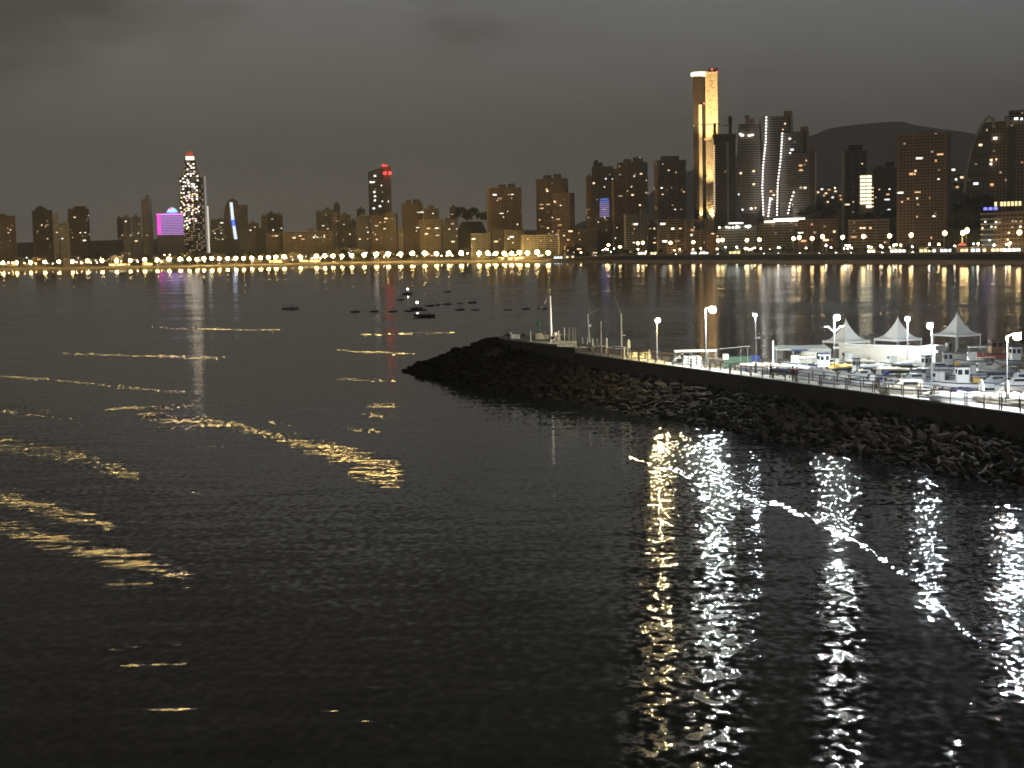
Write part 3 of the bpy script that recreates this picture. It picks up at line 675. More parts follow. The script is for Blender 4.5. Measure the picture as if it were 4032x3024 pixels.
def gold_tower():
    d = 1850; q, g, f = landmark_base(2785, 300, d); k = d / F
    t = thing('skyscraper', 'tallest tower of the skyline, slim, golden lit face and glowing crown', 'skyscraper', (q.x, q.y, g), f)
    H = lambda y: zt(2785, y, d, g)
    X = lambda x: (x - 2790) * k
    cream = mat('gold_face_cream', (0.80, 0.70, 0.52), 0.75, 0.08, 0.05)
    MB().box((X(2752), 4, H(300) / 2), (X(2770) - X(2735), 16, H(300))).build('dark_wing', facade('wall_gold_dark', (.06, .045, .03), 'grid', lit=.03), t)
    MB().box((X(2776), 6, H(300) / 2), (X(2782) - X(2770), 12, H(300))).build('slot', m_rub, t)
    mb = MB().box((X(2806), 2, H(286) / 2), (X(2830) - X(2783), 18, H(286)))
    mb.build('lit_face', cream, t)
    rec = MB(); rng = random.Random(9)
    for i in range(58):
        y = 300 + i * 9.4
        rec.box((X(2806), -7.06, H(y)), (X(2827) - X(2787), .12, .28))
        if rng.random() < .6: rec.box((X(rng.uniform(2792, 2820)), -7.08, H(y + 4)), (rng.uniform(2, 5), .1, .8))
    rec.build('floor_joint', mat('joint_brown', (.45, .3, .14), .8), t)
    MB().box((X(2762), -4.6, H(412) / 2), (X(2769) - X(2757), 1.4, H(412))).build('lit_strip', cream, t)
    MB().box((X(2829.5), -7.3, H(286) / 2), (.7, .7, H(286))).build('corner_rail', m_dmetal, t)
    MB().lathe((X(2760), 2, H(298)), [(X(2792) - X(2760), 0), (X(2794) - X(2760), 1.2), (X(2794) - X(2760), 4.2), (X(2788) - X(2760), 5)], 20, 1, .55).build('crown', emat('crown_gold', (1, .82, .52), 2.6), t)
    MB().box((X(2812), 2, H(280)), (X(2832) - X(2794), 14, 5)).build('roof_box', FM['br', 'plain'], t)
    MB().tube([(X(2812), 0, H(282)), (X(2811), 0, H(252))], [.8, .3], 6).build('antenna', m_metal, t)
    for (x, y) in ((2827, 287), (2808, 276), (2777, 409), (2779, 550), (2777, 290)):
        MB().ball((X(x), -8.5, H(y)), 1.0).build('beacon', m_red, t)
    # flood lamps at the foot, aimed up the face
    m = emat('floodlight_gold', (1, .62, .22), 14)
    for n_, (fx, fy, target, power, cone, lab) in enumerate(((2806, -9.5, 60, 1.2e5, 75, 'gold floodlight close against the foot of the golden tower face'), (2762, -8, 55, 0.5e5, 60, 'gold floodlight at the foot of the narrow golden strip'), (2755, -75, 160, 5.5e6, 27, 'gold floodlight on the roof before the golden tower'), (2790, -42, 80, 0.8e6, 34, 'gold floodlight nearer the foot of the golden tower'))):
        c, s = math.cos(f), math.sin(f); lx = X(fx); wx, wy = q.x + lx * c - fy * s, q.y + lx * s + fy * c
        zb = g + H(866 if n_ < 2 else 860)
        fl = thing('floodlight', lab, 'floodlight', (wx, wy, zb), f)
        MB().box((0, 0, 0.4), (1.6, .8, .8)).build('housing', m_dmetal, fl)
        MB().box((0, .1, .85), (1.4, .6, .1)).build('lens', m, fl)
        ld = bpy.data.lights.new('spot', 'SPOT'); ld.energy = power; ld.color = (1, .68, .30); ld.spot_size = R(cone); ld.spot_blend = .6; ld.shadow_soft_size = .8
        lo = bpy.data.objects.new('beam', ld); col.objects.link(lo); lo.parent = fl; lo.location = (0, 0, 1.2)
        tgt = Vector((X(2795) - lx, -7 - fy, target)) if n_ >= 2 else Vector((0, -6.9 - fy + 2, target))
        lo.rotation_euler = tgt.to_track_quat('-Z', 'Y').to_euler()
gold_tower()
def led_mesh(pts, m, t, name='glow_strip', step=3.3, r=1.0):
    mb = MB()
    for (a, b) in zip(pts[:-1], pts[1:]):
        a, b = Vector(a), Vector(b); n = max(1, int((b - a).length / step))
        for i in range(n): mb.ball(a + (b - a) * (i / n), r, 6)
    mb.build(name, m, t)
m_led = emat('led_white', (1, .95, .88), 3.2)
def construction():
    d = 1763; q, g, f = landmark_base(2852, 536, d); k = d / F
    t = thing('unfinished_tower', 'dark unfinished tower overlapping the right side of the golden tower', 'tower', (q.x, q.y, g), f)
    H = lambda y: zt(2852, y, d, g)
    MB().box((0, 0, H(545) / 2), (84 * k, 18, H(545))).build('wall', FM['dk', 'band'], t)
    MB().box((0, 0, H(537)), (92 * k, 22, 14 * k)).build('formwork', m_dmetal, t)
    me = MB().box((0, -9.8, 0), (86 * k, 1.6, .5)).mesh('floor_slab', m_slab['dk'])
    for i in range(36): copy_mesh('floor_slab', me, t, (0, 0, H(556 + i * 9)))
    MB().box((12 * k, -9.6, H(565) / 2), (2.5, 1.2, H(565))).build('hoist', m_slab['gy'], t)
    me = MB().box((0, 0, 0), (1.6, 1, 1)).mesh('work_light', m_win[0])
    for i in range(30): copy_mesh('work_light', me, t, (-40 * k, -10.8, H(575 + i * 9)))
    c = thing('tower_crane', 'left one of the two cranes on the unfinished dark tower', 'crane', (q.x - 37 * k, q.y, g + H(530)), f)
    MB().tube([(0, 0, 0), (0, 0, 44 * k)], 1.6, 4).build('mast', m_dmetal, c)
    MB().tube([(-60 * k, 0, 40 * k), (22 * k, 0, 42 * k)], .5, 4).build('jib', m_dmetal, c)
    c = thing('tower_crane', 'right one of the two cranes on the unfinished dark tower', 'crane', (q.x + 25 * k, q.y + 4, g + H(530)), f)
    MB().tube([(0, 0, 0), (0, 0, 72 * k)], 1.8, 4).build('mast', m_dmetal, c)
    MB().tube([(-28 * k, 0, 36 * k), (8 * k, 0, 38 * k)], .5, 4).build('jib', m_dmetal, c)
    MB().box((0, 0, 56 * k), (5, 4, 5)).build('cab', m_dmetal, c)
construction()
def round_tower():
    d = 1750; q, g, f = landmark_base(2952, 470, d); k = d / F
    t = thing('skyscraper', 'banded tower bulging at mid-height between unfinished tower and light strings', 'skyscraper', (q.x, q.y, g), f)
    H = lambda y: zt(2952, y, d, g)
    prof = [(30, 955), (30, 850), (40, 830), (48, 790), (51, 730), (50, 660), (47, 590), (44, 540), (42, 490)]
    MB().lathe((0, 0, 0), [(r * k, H(y)) for r, y in prof], 20, 1, .55).build('wall', FM['dk', 'grid'], t)
    for i in range(38):
        y = 492 + i * 9.4; r = float(np.interp(-y, [-p[1] for p in prof], [p[0] for p in prof]))
        MB().lathe((0, 0, H(y)), [((r + 2.4) * k, 0), ((r + 2.4) * k, 1.25)], 20, 1, .55).build('balcony', m_slab['gy'], t)
    MB().box((0, 0, H(478)), (34 * k, 14, 18 * k)).build('roof_box', FM['br', 'plain'], t)
    MB().box((-10 * k, 0, H(462)), (18 * k, 8, 14 * k)).build('lift_box', FM['br', 'plain'], t)
    MB().box((40 * k, 0, H(480)), (3 * k, 5, 30 * k)).build('fin', m_slab['br'], t)
    for (x, y, w, m) in ((-36, 528, 9, 1), (-30, 534, 14, 1), (-2, 536, 12, 1), (10, 534, 9, 1), (-36, 682, 8, 0), (14, 676, 9, 0), (14, 727, 9, 0), (-44, 765, 4, 3), (4, 822, 9, 1), (20, 820, 6, 0), (-30, 826, 6, 3)):
        r = 50; yy = -.55 * math.sqrt(max(r * r - x * x, 4)) * k - 1.4
        MB().box((x * k, yy, H(y)), (w * k, .5, 1.8)).build('window', m_win[m], t)
round_tower()
def string_tower(label, px0, px1, ytop, d, led, extra, rx, lit, seed):
    pc = (px0 + px1) / 2; q, g, f = landmark_base(pc, ytop, d); k = d / F
    t = thing('skyscraper', label, 'skyscraper', (q.x, q.y, g), f)
    H = lambda y: zt(pc, y, d, g)
    X = lambda x: (x - pc) * k
    w = (px1 - px0) * k
    MB().box((0, 0, H(ytop) / 2), (w, 17, H(ytop))).build('wall', FM['dk', 'grid'], t)
    me = MB()
    n = 8; hw = w / 2 * (rx)
    poly = [(-hw * 1.0 + (2 * hw) * i / n, -8.5 - 3.0 * math.sin(PI * i / n)) for i in range(n + 1)] + [(hw, -8.4), (-hw, -8.4)]
    me.prism(poly, 0, 1.2); me = me.mesh('balcony', m_slab['gy'])
    nf = int((900 - ytop) / 9.4)
    for i in range(1, nf): copy_mesh('balcony', me, t, (-(1 - rx) * w / 2, 0, H(ytop + i * 9.4)))
    MB().box((w * .46, -9, H(ytop) / 2), (w * .07, 3, H(ytop) + 1)).build('edge_pier', m_slab['tan'], t)
    MB().box((w * .34, 0, H(ytop) + 3), (w * .28, 13, 6)).build('roof_box', FM['br', 'plain'], t)
    led_mesh([(X(x), -13.0, H(y)) for x, y in led], m_led, t)
    for e in extra: led_mesh([(X(x), -13.2, H(y)) for x, y in e], m_led, t)
    rng = random.Random(seed)
    for i in range(lit):
        MB().box((rng.uniform(-.3, .3) * w, -12.2, H(rng.uniform(ytop + 20, 840))), (rng.uniform(1.5, 4), .4, 1.7)).build('window', m_win[rng.choice((0, 1, 3, 2))], t)
string_tower('dark banded tower carrying the longest string of white lights', 3004, 3120, 460, 1745, [(3019, 464), (3016, 560), (3006, 650), (3002, 740), (3006, 856)], [[(3032, 782), (3023, 862)]], .86, 7, 1)
string_tower('middle stepped tower carrying the second string of white lights', 3072, 3184, 521, 1725, [(3082, 527), (3076, 620), (3064, 720), (3060, 856)], [], .8, 9, 2)
string_tower('lowest stepped tower with pale curved frame at the right of the cluster', 3122, 3213, 600, 1705, [(3126, 758), (3112, 800), (3102, 852)], [], .74, 5, 3)
# pale frames on the two right steps
def podium():
    d = 1690; q, g, f = landmark_base(3090, 866, d); k = d / F
    t = thing('podium', 'podium with a dazzling white light row below the string-lit towers', 'podium', (q.x, q.y, g), f)
    H = lambda y: zt(3090, y, d, g)
    MB().box((0, 0, H(874) / 2), (200 * k, 16, H(874))).build('wall', FM['tan', 'band'], t)
    MB().box((22 * k, -8.6, H(866)), (128 * k, 1, 11 * k)).build('light_row', emat('podium_white', (1, .93, .82), 6), t)
    MB().box((-58 * k, -8.6, H(872)), (40 * k, 1, 7 * k)).build('light_row', emat('podium_warm', (1, .85, .6), 4), t)
    t = thing('terrace', 'terrace with lit white canopy and greenish lamps left of the podium', 'terrace', (Q(2905, 880, d).x, Q(2905, 880, d).y, g), f)
    H = lambda y: zt(2905, y, d, g)
    MB().box((0, 0, H(888) / 2), (150 * k, 14, H(888))).build('wall', FM['gy', 'band'], t)
    MB().box((-6 * k, -7, H(879)), (56 * k, 4, 6 * k)).build('canopy', emat('canopy_white', (1, .9, .9), 2.2), t)
    rng = random.Random(6); me = MB().ball((0, 0, 0), 1.3, 6).mesh('lamp', emat('terrace_lamp', (.9, 1, .8), 3))
    for i in range(12): copy_mesh('lamp', me, t, (rng.uniform(-70, 70) * k, -8.5, H(rng.uniform(888, 898))))
podium()
def lit_block():
    d = 1700; q, g, f = landmark_base(3409, 690, d); k = d / F
    t = thing('office_block', 'narrow block with nine floors of glaring yellowish white light', 'building', (q.x, q.y, g), f)
    H = lambda y: zt(3409, y, d, g)
    MB().box((0, 0, H(688) / 2), (50 * k, 12, H(688))).build('wall', FM['tan', 'plain'], t)
    e = emat('window_glare', (1, .95, .66), 2.2)
    for i in range(9):
        for x in (-16, -5, 7, 17):
            if i == 8 and x < 0: continue
            MB().box((x * k, -6.3, H(697 + i * 14.6)), (9.6 * k, .4, 9.5 * k)).build('window', e, t)
        if i > 2: MB().box((27 * k, -3, H(697 + i * 14.6)), (5 * k, 1, 5 * k)).build('balcony_lamp', m_win[0], t)
lit_block()
def curved_tower():
    d = 1470; q, g, f = landmark_base(3930, 480, d); k = d / F
    t = thing('sail_tower', 'tower with a huge pale curved rib down its left side', 'skyscraper', (q.x, q.y, g), f)
    H = lambda y: zt(3930, y, d, g)
    X = lambda x: (x - 3930) * k
    prof = [(3806, 950), (3806, 757), (3812, 700), (3822, 640), (3838, 580), (3858, 525), (3880, 485), (3905, 482), (4160, 470), (4160, 950)]
    n = len(prof); mb = MB()
    mb.add([(X(x), -11, H(y)) for x, y in prof] + [(X(x), 11, H(y)) for x, y in prof],
           [tuple(range(n)), tuple(range(2 * n - 1, n - 1, -1))] + [(i, n + i, n + (i + 1) % n, (i + 1) % n) for i in range(n)])
    mb.build('wall', FM['br', 'grid'], t)
    rib = [(3806, 758), (3811, 700), (3820, 640), (3834, 580), (3852, 530), (3872, 490), (3888, 468), (3898, 462), (3907, 470), (3914, 495)]
    MB().tube([(X(x), -12, H(y)) for x, y in rib], 1.5, 6).build('rib', m_slab['pale'], t)
    for i in range(32):
        y = 497 + i * 9.0; xl = float(np.interp(-y, [-p[1] for p in prof[1:7]][::1], [p[0] for p in prof[1:7]]))
        if y > 757: xl = 3806
        MB().box((X((xl + 3905) / 2), -11.9, H(y)), ((3905 - xl) * k, 1.8, 1.0)).build('balcony', m_slab['dk'], t)
    for x in (3912, 3964): MB().box((X(x), -11.6, H(482)), (12 * k, 2, 36 * k)).build('roof_fin', m_slab['pale'], t)
    MB().box((X(4010), 0, H(466)), (110 * k, 14, 12 * k)).build('roof_box', FM['dk', 'band'], t)
    MB().box((X(4000), 0, H(447)), (60 * k, 8, 16 * k)).build('roof_lift', FM['dk', 'band'], t)
    MB().box((X(3980), -11.5, H(700)), (24 * k, 1.4, 380 * k)).build('recess', FM['dk', 'plain'], t)
    for (x, y, w, m) in ((3920, 547, 14, 1), (3866, 571, 12, 0), (3906, 632, 9, 0), (3905, 647, 8, 1), (3850, 722, 18, 3), (3909, 728, 12, 2), (3889, 514, 5, 4), (3996, 474, 14, 1), (4016, 476, 8, 3), (3925, 630, 4, 0), (3960, 712, 3, 4)):
        MB().box((X(x), -13.0, H(y)), (w * k, .4, 2.0)).build('window', m_win[m], t)
curved_tower()
def seafront_hotel():
    d = 1270; q, g, f = landmark_base(3950, 812, d); k = d / F
    t = thing('hotel', 'seafront hotel with rounded white floors and blue letters at the right edge', 'hotel', (q.x, q.y, g), f)
    H = lambda y: zt(3950, y, d, g)
    X = lambda x: (x - 3950) * k
    MB().box((X(4010), 6, H(838) / 2), ((4120 - 3930) * k, 16, H(838))).build('wall', FM['br', 'grid'], t)
    MB().box((X(3906), 6, H(838) / 2), (68 * k, 12, H(838))).build('glass_front', m_glass, t)
    for i in range(7):
        y = 838 + i * 20.5
        poly = [(X(3866), 4), (X(3868), -2), (X(3876), -5), (X(3940), -5.5), (X(3943), 12), (X(3866), 12)]
        MB().prism(poly, H(y) - 1.1, H(y)).build('balcony', m_slab['pale'], t)
        MB().box((X(4015), -2.5, H(y) + .2), (150 * k, 1.8, 1.0)).build('floor_band', m_slab['tan'], t)
    MB().box((X(3975), 4, H(803)), (112 * k, 10, 20 * k)).build('penthouse', FM['dk', 'plain'], t)
    e = emat('penthouse_gold', (1, .82, .38), 1.6)
    for x in (3922, 3944, 3956, 3970, 3984, 3998, 4012): MB().box((X(x), -1.3, H(803)), (9 * k, .3, 17 * k)).build('window', e, t)
    e = emat('sign_blue_letters', (.2, .2, 1), 2.0)
    for x in (3884, 3903, 3922): MB().lathe((X(x), -4, H(826)), [(7 * k, 0), (7.5 * k, 5 * k), (6 * k, 11 * k)], 10, 1, .2).build('sign_letter', e, t)
    for (x, y, m) in ((3884, 872, 1), (3924, 874, 1), (3907, 892, 1), (3922, 894, 0), (3874, 896, 0), (3900, 945, 1), (4014, 894, 1), (3972, 917, 0), (3968, 944, 0), (3985, 872, 4), (3998, 873, 4), (4016, 873, 4), (3984, 895, 4)):
        MB().box((X(x), -3.8 if x > 3940 else -6, H(y)), (7 * k, .3, 6 * k)).build('window', m_win[m], t)
seafront_hotel()
#PART3
# ------------------------------------------------------------------ trees
def crown_mesh(name, rx, rz, n, m, seed, leaf=0.55):
    rng = random.Random(seed); mb = MB()
    cl = [(rng.uniform(-.62, .62) * rx, rng.uniform(-.62, .62) * rx, rng.uniform(-.5, .6) * rz, rng.uniform(.3, .5)) for _ in range(11)]
    for i in range(n):
        c = rng.choice(cl); v = Vector((rng.gauss(0, 1), rng.gauss(0, 1), rng.gauss(0, 1))).normalized() * (rng.random() ** .4)
        p = Vector((c[0] + v.x * rx * c[3], c[1] + v.y * rx * c[3], c[2] + v.z * rz * c[3]))
        a = Vector((rng.gauss(0, 1), rng.gauss(0, 1), rng.gauss(0, 1))).normalized(); b = a.cross(Vector((rng.random(), rng.random(), rng.random()))).normalized()
        s = leaf * rng.uniform(.6, 1.5)
        mb.add([p - a * s, p + b * s * .6, p + a * s, p - b * s * .6], [(0, 1, 2, 3)])
    return mb.mesh(name, m)
def make_tree(label, group, h, rx, rz, m, seed, leaf=.55):
    t = thing('tree', label, 'tree', (0, 0, 0), 0, group, True)
    MB().tube([(0, 0, 0), (.15, .1, h * .35), (-.1, .2, h * .62), (0, 0, h * .9)], [.32, .25, .17, .05], 7).tube([(0, .1, h * .45), (rx * .5, .3, h * .72)], [.14, .04], 5).tube([(0, .1, h * .4), (-rx * .45, -.4, h * .7)], [.14, .04], 5).build('trunk', m_bark, t)
    o = bpy.data.objects.new('crown', crown_mesh('crown', rx, rz, 460, m, seed, leaf)); col.objects.link(o); o.parent = t; o.location = (0, 0, h * .72)
    return t
LT = 'dark leafy tree among the low houses behind the left promenade'
trA = make_tree(LT, 'trees behind the left promenade', 8, 3.6, 2.9, m_leaf, 1)
trB = make_tree(LT, 'trees behind the left promenade', 9, 4.2, 3.4, m_leaf2, 2)
rng = random.Random(21)
first = {0: trA, 1: trB}
for i in range(110):
    px = rng.uniform(-40, 2330); a = (px - CX) / F; b = rng.choice((118, 130, 150, 190, 240, 300, 380, 470))
    y = shore(a) + b; x = a * y; s = rng.uniform(.9, 1.7)
    k = i % 2; loc = (x, y, ground(x, y) - .3)
    if first.get(k):
        o = first.pop(k); o.location = loc; o.scale = (s,) * 3
        (trA if k == 0 else trB)
    else: dup(trA if k == 0 else trB, loc, rng.uniform(0, 6), scale=s)
# wooded rise left of the brown stepped tower
wt = make_tree('tall bushy tree on the wooded rise left of the brown stepped tower', 'trees on the wooded rise', 14, 8, 6, m_leaf, 5, .9)
n = 0
for px in range(1800, 1918, 9):
    top = Q(px, 828 + 14 * math.sin(px * .11) + rng.uniform(-6, 6), 2560); loc = (top.x, top.y + rng.uniform(-20, 20), top.z - 16)
    if n == 0: wt.location = loc
    else: dup(wt, loc, rng.uniform(0, 6), scale=rng.uniform(.8, 1.15))
    n += 1
# big trees on the right between the towers
bt = make_tree('dark tree clump rising between towers on the right', 'dark trees between the right towers', 15, 8, 6, m_leaf, 8, .9)
n = 0
for (px, py, d) in ((3200, 800, 1640), (3235, 790, 1650), (3270, 806, 1640), (3160, 812, 1660), (3390, 835, 1570), (3420, 828, 1565), (3450, 850, 1560), (3480, 812, 1600), (3510, 815, 1600), (3770, 790, 1400), (3800, 770, 1390), (3830, 762, 1400), (3850, 790, 1380), (3872, 752, 1400), (3760, 850, 1340), (3800, 840, 1330), (3840, 850, 1320), (3885, 770, 1390), (3900, 760, 1390), (3780, 900, 1300), (3830, 905, 1290), (2750, 866, 1720), (2300, 895, 2150), (2330, 900, 2140)):
    top = Q(px, py, d); gz_ = ground(top.x, top.y); loc = (top.x, top.y, max(gz_, top.z - 18))
    if n == 0: bt.location = loc
    else: dup(bt, loc, rng.uniform(0, 6), scale=(1.0, 1.0, 1.0))
    n += 1
def mound(px0, px1, py, d, depth):
    q0, q1 = Q(px0, py, d), Q(px1, py, d); cx, w = (q0.x + q1.x) / 2, (q1.x - q0.x) / 2; top = q0.z - 13; g0 = ground(cx, d) - 3
    mb = MB(); vs = []; fs = []; N = 28
    for j in range(N + 1):
        for i in range(N + 1):
            u, v = i / N * 2 - 1, j / N * 2 - 1; r = min(1, math.hypot(u, v)); k = .5 + .5 * math.cos(PI * r)
            vs.append((cx + u * w * 1.9, d + v * depth, g0 + (top - g0) * min(1, k * 1.45) + 1.5 * math.sin(i * 1.7) * math.sin(j * 1.3) * k))
    for j in range(N):
        for i in range(N): fs.append((j * (N + 1) + i, j * (N + 1) + i + 1, (j + 1) * (N + 1) + i + 1, (j + 1) * (N + 1) + i))
    mb.add(vs, fs); struct(mb.build('hillside', m_land, smooth=True))
mound(1796, 1916, 846, 2590, 90); mound(3150, 3300, 800, 1680, 70); mound(3395, 3520, 822, 1620, 60); mound(3755, 3905, 765, 1440, 90); mound(2290, 2340, 893, 2190, 40)
# promenade trees right: round ones and palms
pt = make_tree('small round tree on the right promenade under the street lamps', 'round trees on the right promenade', 6, 2.9, 2.3, m_leaf, 12)
n = 0
for px in list(range(2330, 3500, 47)) + [3585, 3660, 3740]:
    a = (px + rng.uniform(-10, 10) - CX) / F; y = shore(a) + rng.uniform(76, 88); loc = (a * y, y, prom_z(a))
    if n == 0: pt.location = loc
    else: dup(pt, loc, rng.uniform(0, 6), scale=rng.uniform(.85, 1.35))
    n += 1
def make_palm():
    t = thing('palm_tree', 'palm tree on the right promenade beside the street lamps', 'palm', (0, 0, 0), 0, 'palms on the right promenade', True)
    MB().tube([(0, 0, 0), (.1, 0, 4), (.3, 0, 8.5)], [.3, .22, .18], 7).build('trunk', m_bark, t)
    mb = MB()
    for k in range(15):
        a = k * 2 * PI / 15; e = .5 + .35 * math.sin(k * 2.3)
        pts = [Vector((math.cos(a) * r, math.sin(a) * r, e * r - .17 * r * r)) for r in (0, .9, 1.8, 2.7, 3.4)]
        sd = Vector((-math.sin(a), math.cos(a), 0))
        for j in range(4):
            w0, w1 = .45 - .08 * j, .45 - .08 * (j + 1)
            mb.add([pts[j] - sd * w0, pts[j] + sd * w0 - Vector((0, 0, .12)), pts[j + 1] + sd * w1 - Vector((0, 0, .12)), pts[j + 1] - sd * w1], [(0, 1, 2, 3)])
    mb.build('crown', m_leaf2, t, loc=(.3, 0, 8.4)); return t
pm = make_palm(); n = 0
for px in (2460, 2560, 2680, 2770, 2870, 2960, 3035, 3110, 3190, 3262, 3345, 3435, 3540, 3640, 3700, 3755, 3860):
    a = (px - CX) / F; y = shore(a) + 96 + 8 * (n % 2); loc = (a * y, y, prom_z(a) - .1)
    if n == 0: pm.location = loc
    else: dup(pm, loc, n * 1.3, scale=1.0 + .12 * (n % 3))
    n += 1

# ------------------------------------------------------------------ street lamps along the bay
def make_lamp(label, group, h, r, m, arm=1.8, name='street_lamp'):
    t = thing(name, label, 'street lamp', (0, 0, 0), 0, group, True)
    MB().tube([(0, 0, 0), (0, 0, h), (0, -arm * .5, h + .7), (0, -arm, h + .7)], [.2, .13, .1, .08], 6).build('pole', m_metal, t)
    MB().ball((0, -arm, h + .55 - r * .5), r, 10, .9).build('globe', m, t, smooth=True)
    return t
LL = make_lamp('yellow street lamp in the long row along the left beach promenade', 'street lamps along the left promenade', 10.5, 3.1, m_yel)  # globes oversized: the glow around each lamp is put into their size
lamps = [13, 67, 122, 177, 233, 286, 346, 403, 460, 514, 571, 620, 667, 711, 746, 777, 804, 835, 864, 897, 930, 960, 993, 1027, 1058, 1087, 1120, 1183, 1247, 1280, 1312, 1348, 1386, 1435, 1483, 1530, 1578, 1625, 1673, 1720, 1768, 1817, 1887, 1921, 1953, 1986, 2015, 2046, 2077, 2115, 2159]
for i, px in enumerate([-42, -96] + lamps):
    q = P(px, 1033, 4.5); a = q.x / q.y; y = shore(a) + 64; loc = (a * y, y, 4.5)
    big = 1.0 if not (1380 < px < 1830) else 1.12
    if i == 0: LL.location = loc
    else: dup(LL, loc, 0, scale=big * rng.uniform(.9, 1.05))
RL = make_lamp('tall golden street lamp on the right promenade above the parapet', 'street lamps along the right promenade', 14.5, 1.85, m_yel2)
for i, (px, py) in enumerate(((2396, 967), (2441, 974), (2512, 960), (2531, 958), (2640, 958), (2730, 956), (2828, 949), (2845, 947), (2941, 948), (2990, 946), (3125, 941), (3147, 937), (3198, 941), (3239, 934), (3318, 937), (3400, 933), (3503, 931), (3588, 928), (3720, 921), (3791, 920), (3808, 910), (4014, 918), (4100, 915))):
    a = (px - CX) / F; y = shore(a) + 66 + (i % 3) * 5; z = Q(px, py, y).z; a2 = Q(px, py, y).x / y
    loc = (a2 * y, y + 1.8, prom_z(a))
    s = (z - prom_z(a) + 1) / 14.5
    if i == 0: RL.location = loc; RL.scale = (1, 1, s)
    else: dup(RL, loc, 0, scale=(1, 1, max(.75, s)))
# small street lamps and lights inside the town
SLm = [emat('town_lamp_warm', (1, .62, .26), 75), emat('town_lamp_white', (1, .82, .58), 65), emat('town_lamp_green', (.7, 1, .85), 16)]
protos = []
for m, nm in zip(SLm, ('orange', 'white', 'greenish')):
    protos.append(make_lamp('small %s street lamp glowing between the houses of the town' % nm, 'small %s lamps in the town' % nm, 6.5, .75, m, 1.0))
pts = []
rg = random.Random(77)
for i in range(120):
    px = rg.uniform(-10, 2360); a = (px - CX) / F; pts.append((a, shore(a) + rg.choice((100, 112, 118, 150, 210, 280, 360, 450))))
for i in range(60):
    px = rg.uniform(2340, 4060); a = (px - CX) / F; pts.append((a, shore(a) + rg.choice((92, 97, 104, 112, 116))))
used = set()
for i, (a, y) in enumerate(pts):
    k = rg.choice((0, 0, 1, 1, 2)) if i > 2 else i
    loc = (a * y, y, ground(a * y, y))
    if k not in used and i < 3: protos[k].location = loc; used.add(k)
    else: dup(protos[k], loc, rg.uniform(0, 6), scale=rg.uniform(.6, 1.25))

# ------------------------------------------------------------------ low houses
marks = [(30, 'the brown block at the left edge'), (165, 'the dark stepped tower'), (310, 'the dark tower with scattered lights'), (430, 'the twin grey blocks'), (575, 'the slim cream tower'), (668, 'the pink hotel'), (750, 'the tallest stepped tower'), (905, 'the sail tower with blue strip'), (1070, 'the dark round-topped tower'), (1200, 'the long low banded block'), (1350, 'the tan tower group'), (1490, 'the red-lit tower'), (1625, 'the broad antenna tower'), (1740, 'the square tan tower'), (1860, 'the wooded rise'), (1985, 'the brown stepped tower'), (2160, 'the many-windowed brown tower')]
hc = {}
rg = random.Random(31)
CN = {'br': 'brown', 'tan': 'tan', 'gy': 'grey', 'dk': 'dark', 'pale': 'pale'}
px = -30
SIDE = ('left below', 'at the foot of', 'right below', 'further right below', 'in front of', 'low before')
while px < 2330:
    w = rg.uniform(28, 62); c = rg.choice(list(CN)); b = rg.choice((125, 150, 190, 260, 340))
    a = (px + w / 2 - CX) / F; d = shore(a) + b; floors = rg.choice((2, 3, 3, 4, 5))
    z = ground(a * d, d) + floors * 3.1; hor = 975 + (CX - px) * math.tan(ROLL)
    yt = hor - (z - CAMH) * F / d
    mk = min(marks, key=lambda m: abs(m[0] - px - w / 2))[1]; k = hc.get(mk, 0); hc[mk] = k + 1
    lab = 'low %s %d-storey house %s %s' % (CN[c], floors, SIDE[k % len(SIDE)], mk)
    if k >= len(SIDE): lab = 'back ' + lab
    T(lab, px, px + w, yt, d, c, rg.choice(('grid', 'band')), rg.uniform(-14, 14), .5, roof=((.2, .5, 2.2),), lit=rg.choice((1, 2, 3, 4)), name='house', litm=(0, 1, 2, 4, 0))
    px += w * rg.uniform(.55, .95)
# hillside houses with lights on the mountain slope at right
for i, (px, py) in enumerate(((3222, 752), (3240, 765), (3236, 740), (3254, 756), (3268, 742), (3275, 772), (3290, 748), (3305, 765), (3288, 735), (3256, 790), (3312, 780), (3765, 700), (3780, 692), (3762, 730), (3748, 662), (3735, 680))):
    d = 3300 if px < 3400 else 2600; q = Q(px, py, d)
    h = thing('house', 'tiny lit house on the dark slope %s' % (('left of the dark banded tower, ' if px < 3400 else 'right of the broad tower, ') + ('lowest left', 'second lowest left', 'upper left', 'middle left', 'upper middle', 'lower middle', 'upper right', 'lower right', 'topmost', 'isolated bottom', 'far right', 'upper pair left', 'upper pair right', 'lowest', 'topmost', 'nearest the wall')[i]), 'house', (q.x, q.y, q.z - 8), 0)
    MB().box((0, 0, 4), (12, 9, 8)).build('wall', FM['tan', 'plain'], h)
    MB().add([(-6.5, -5, 8), (6.5, -5, 8), (6.5, 5, 8), (-6.5, 5, 8), (-6, 0, 10.5), (6, 0, 10.5)], [(0, 1, 5, 4), (2, 3, 4, 5), (1, 2, 5), (3, 0, 4), (3, 2, 1, 0)]).build('roof', m_roof, h)
    MB().box((rg.uniform(-3, 3), -4.7, 5), (rg.uniform(3, 6), .3, 3)).build('window', m_win[(0, 2, 1)[i % 3]], h)
def slope(px, py, d, rad, h):
    q = Q(px, py, d); struct(MB().lathe((q.x, q.y + rad * .9, 10), [(rad * 1.6, 0), (rad * 1.2, (q.z - 10) * .45), (rad * .9, (q.z - 10) * .8), (rad * .5, q.z - 10 + h), (2, q.z - 10 + h * 1.2)], 28).build('hillside', m_land, smooth=True))
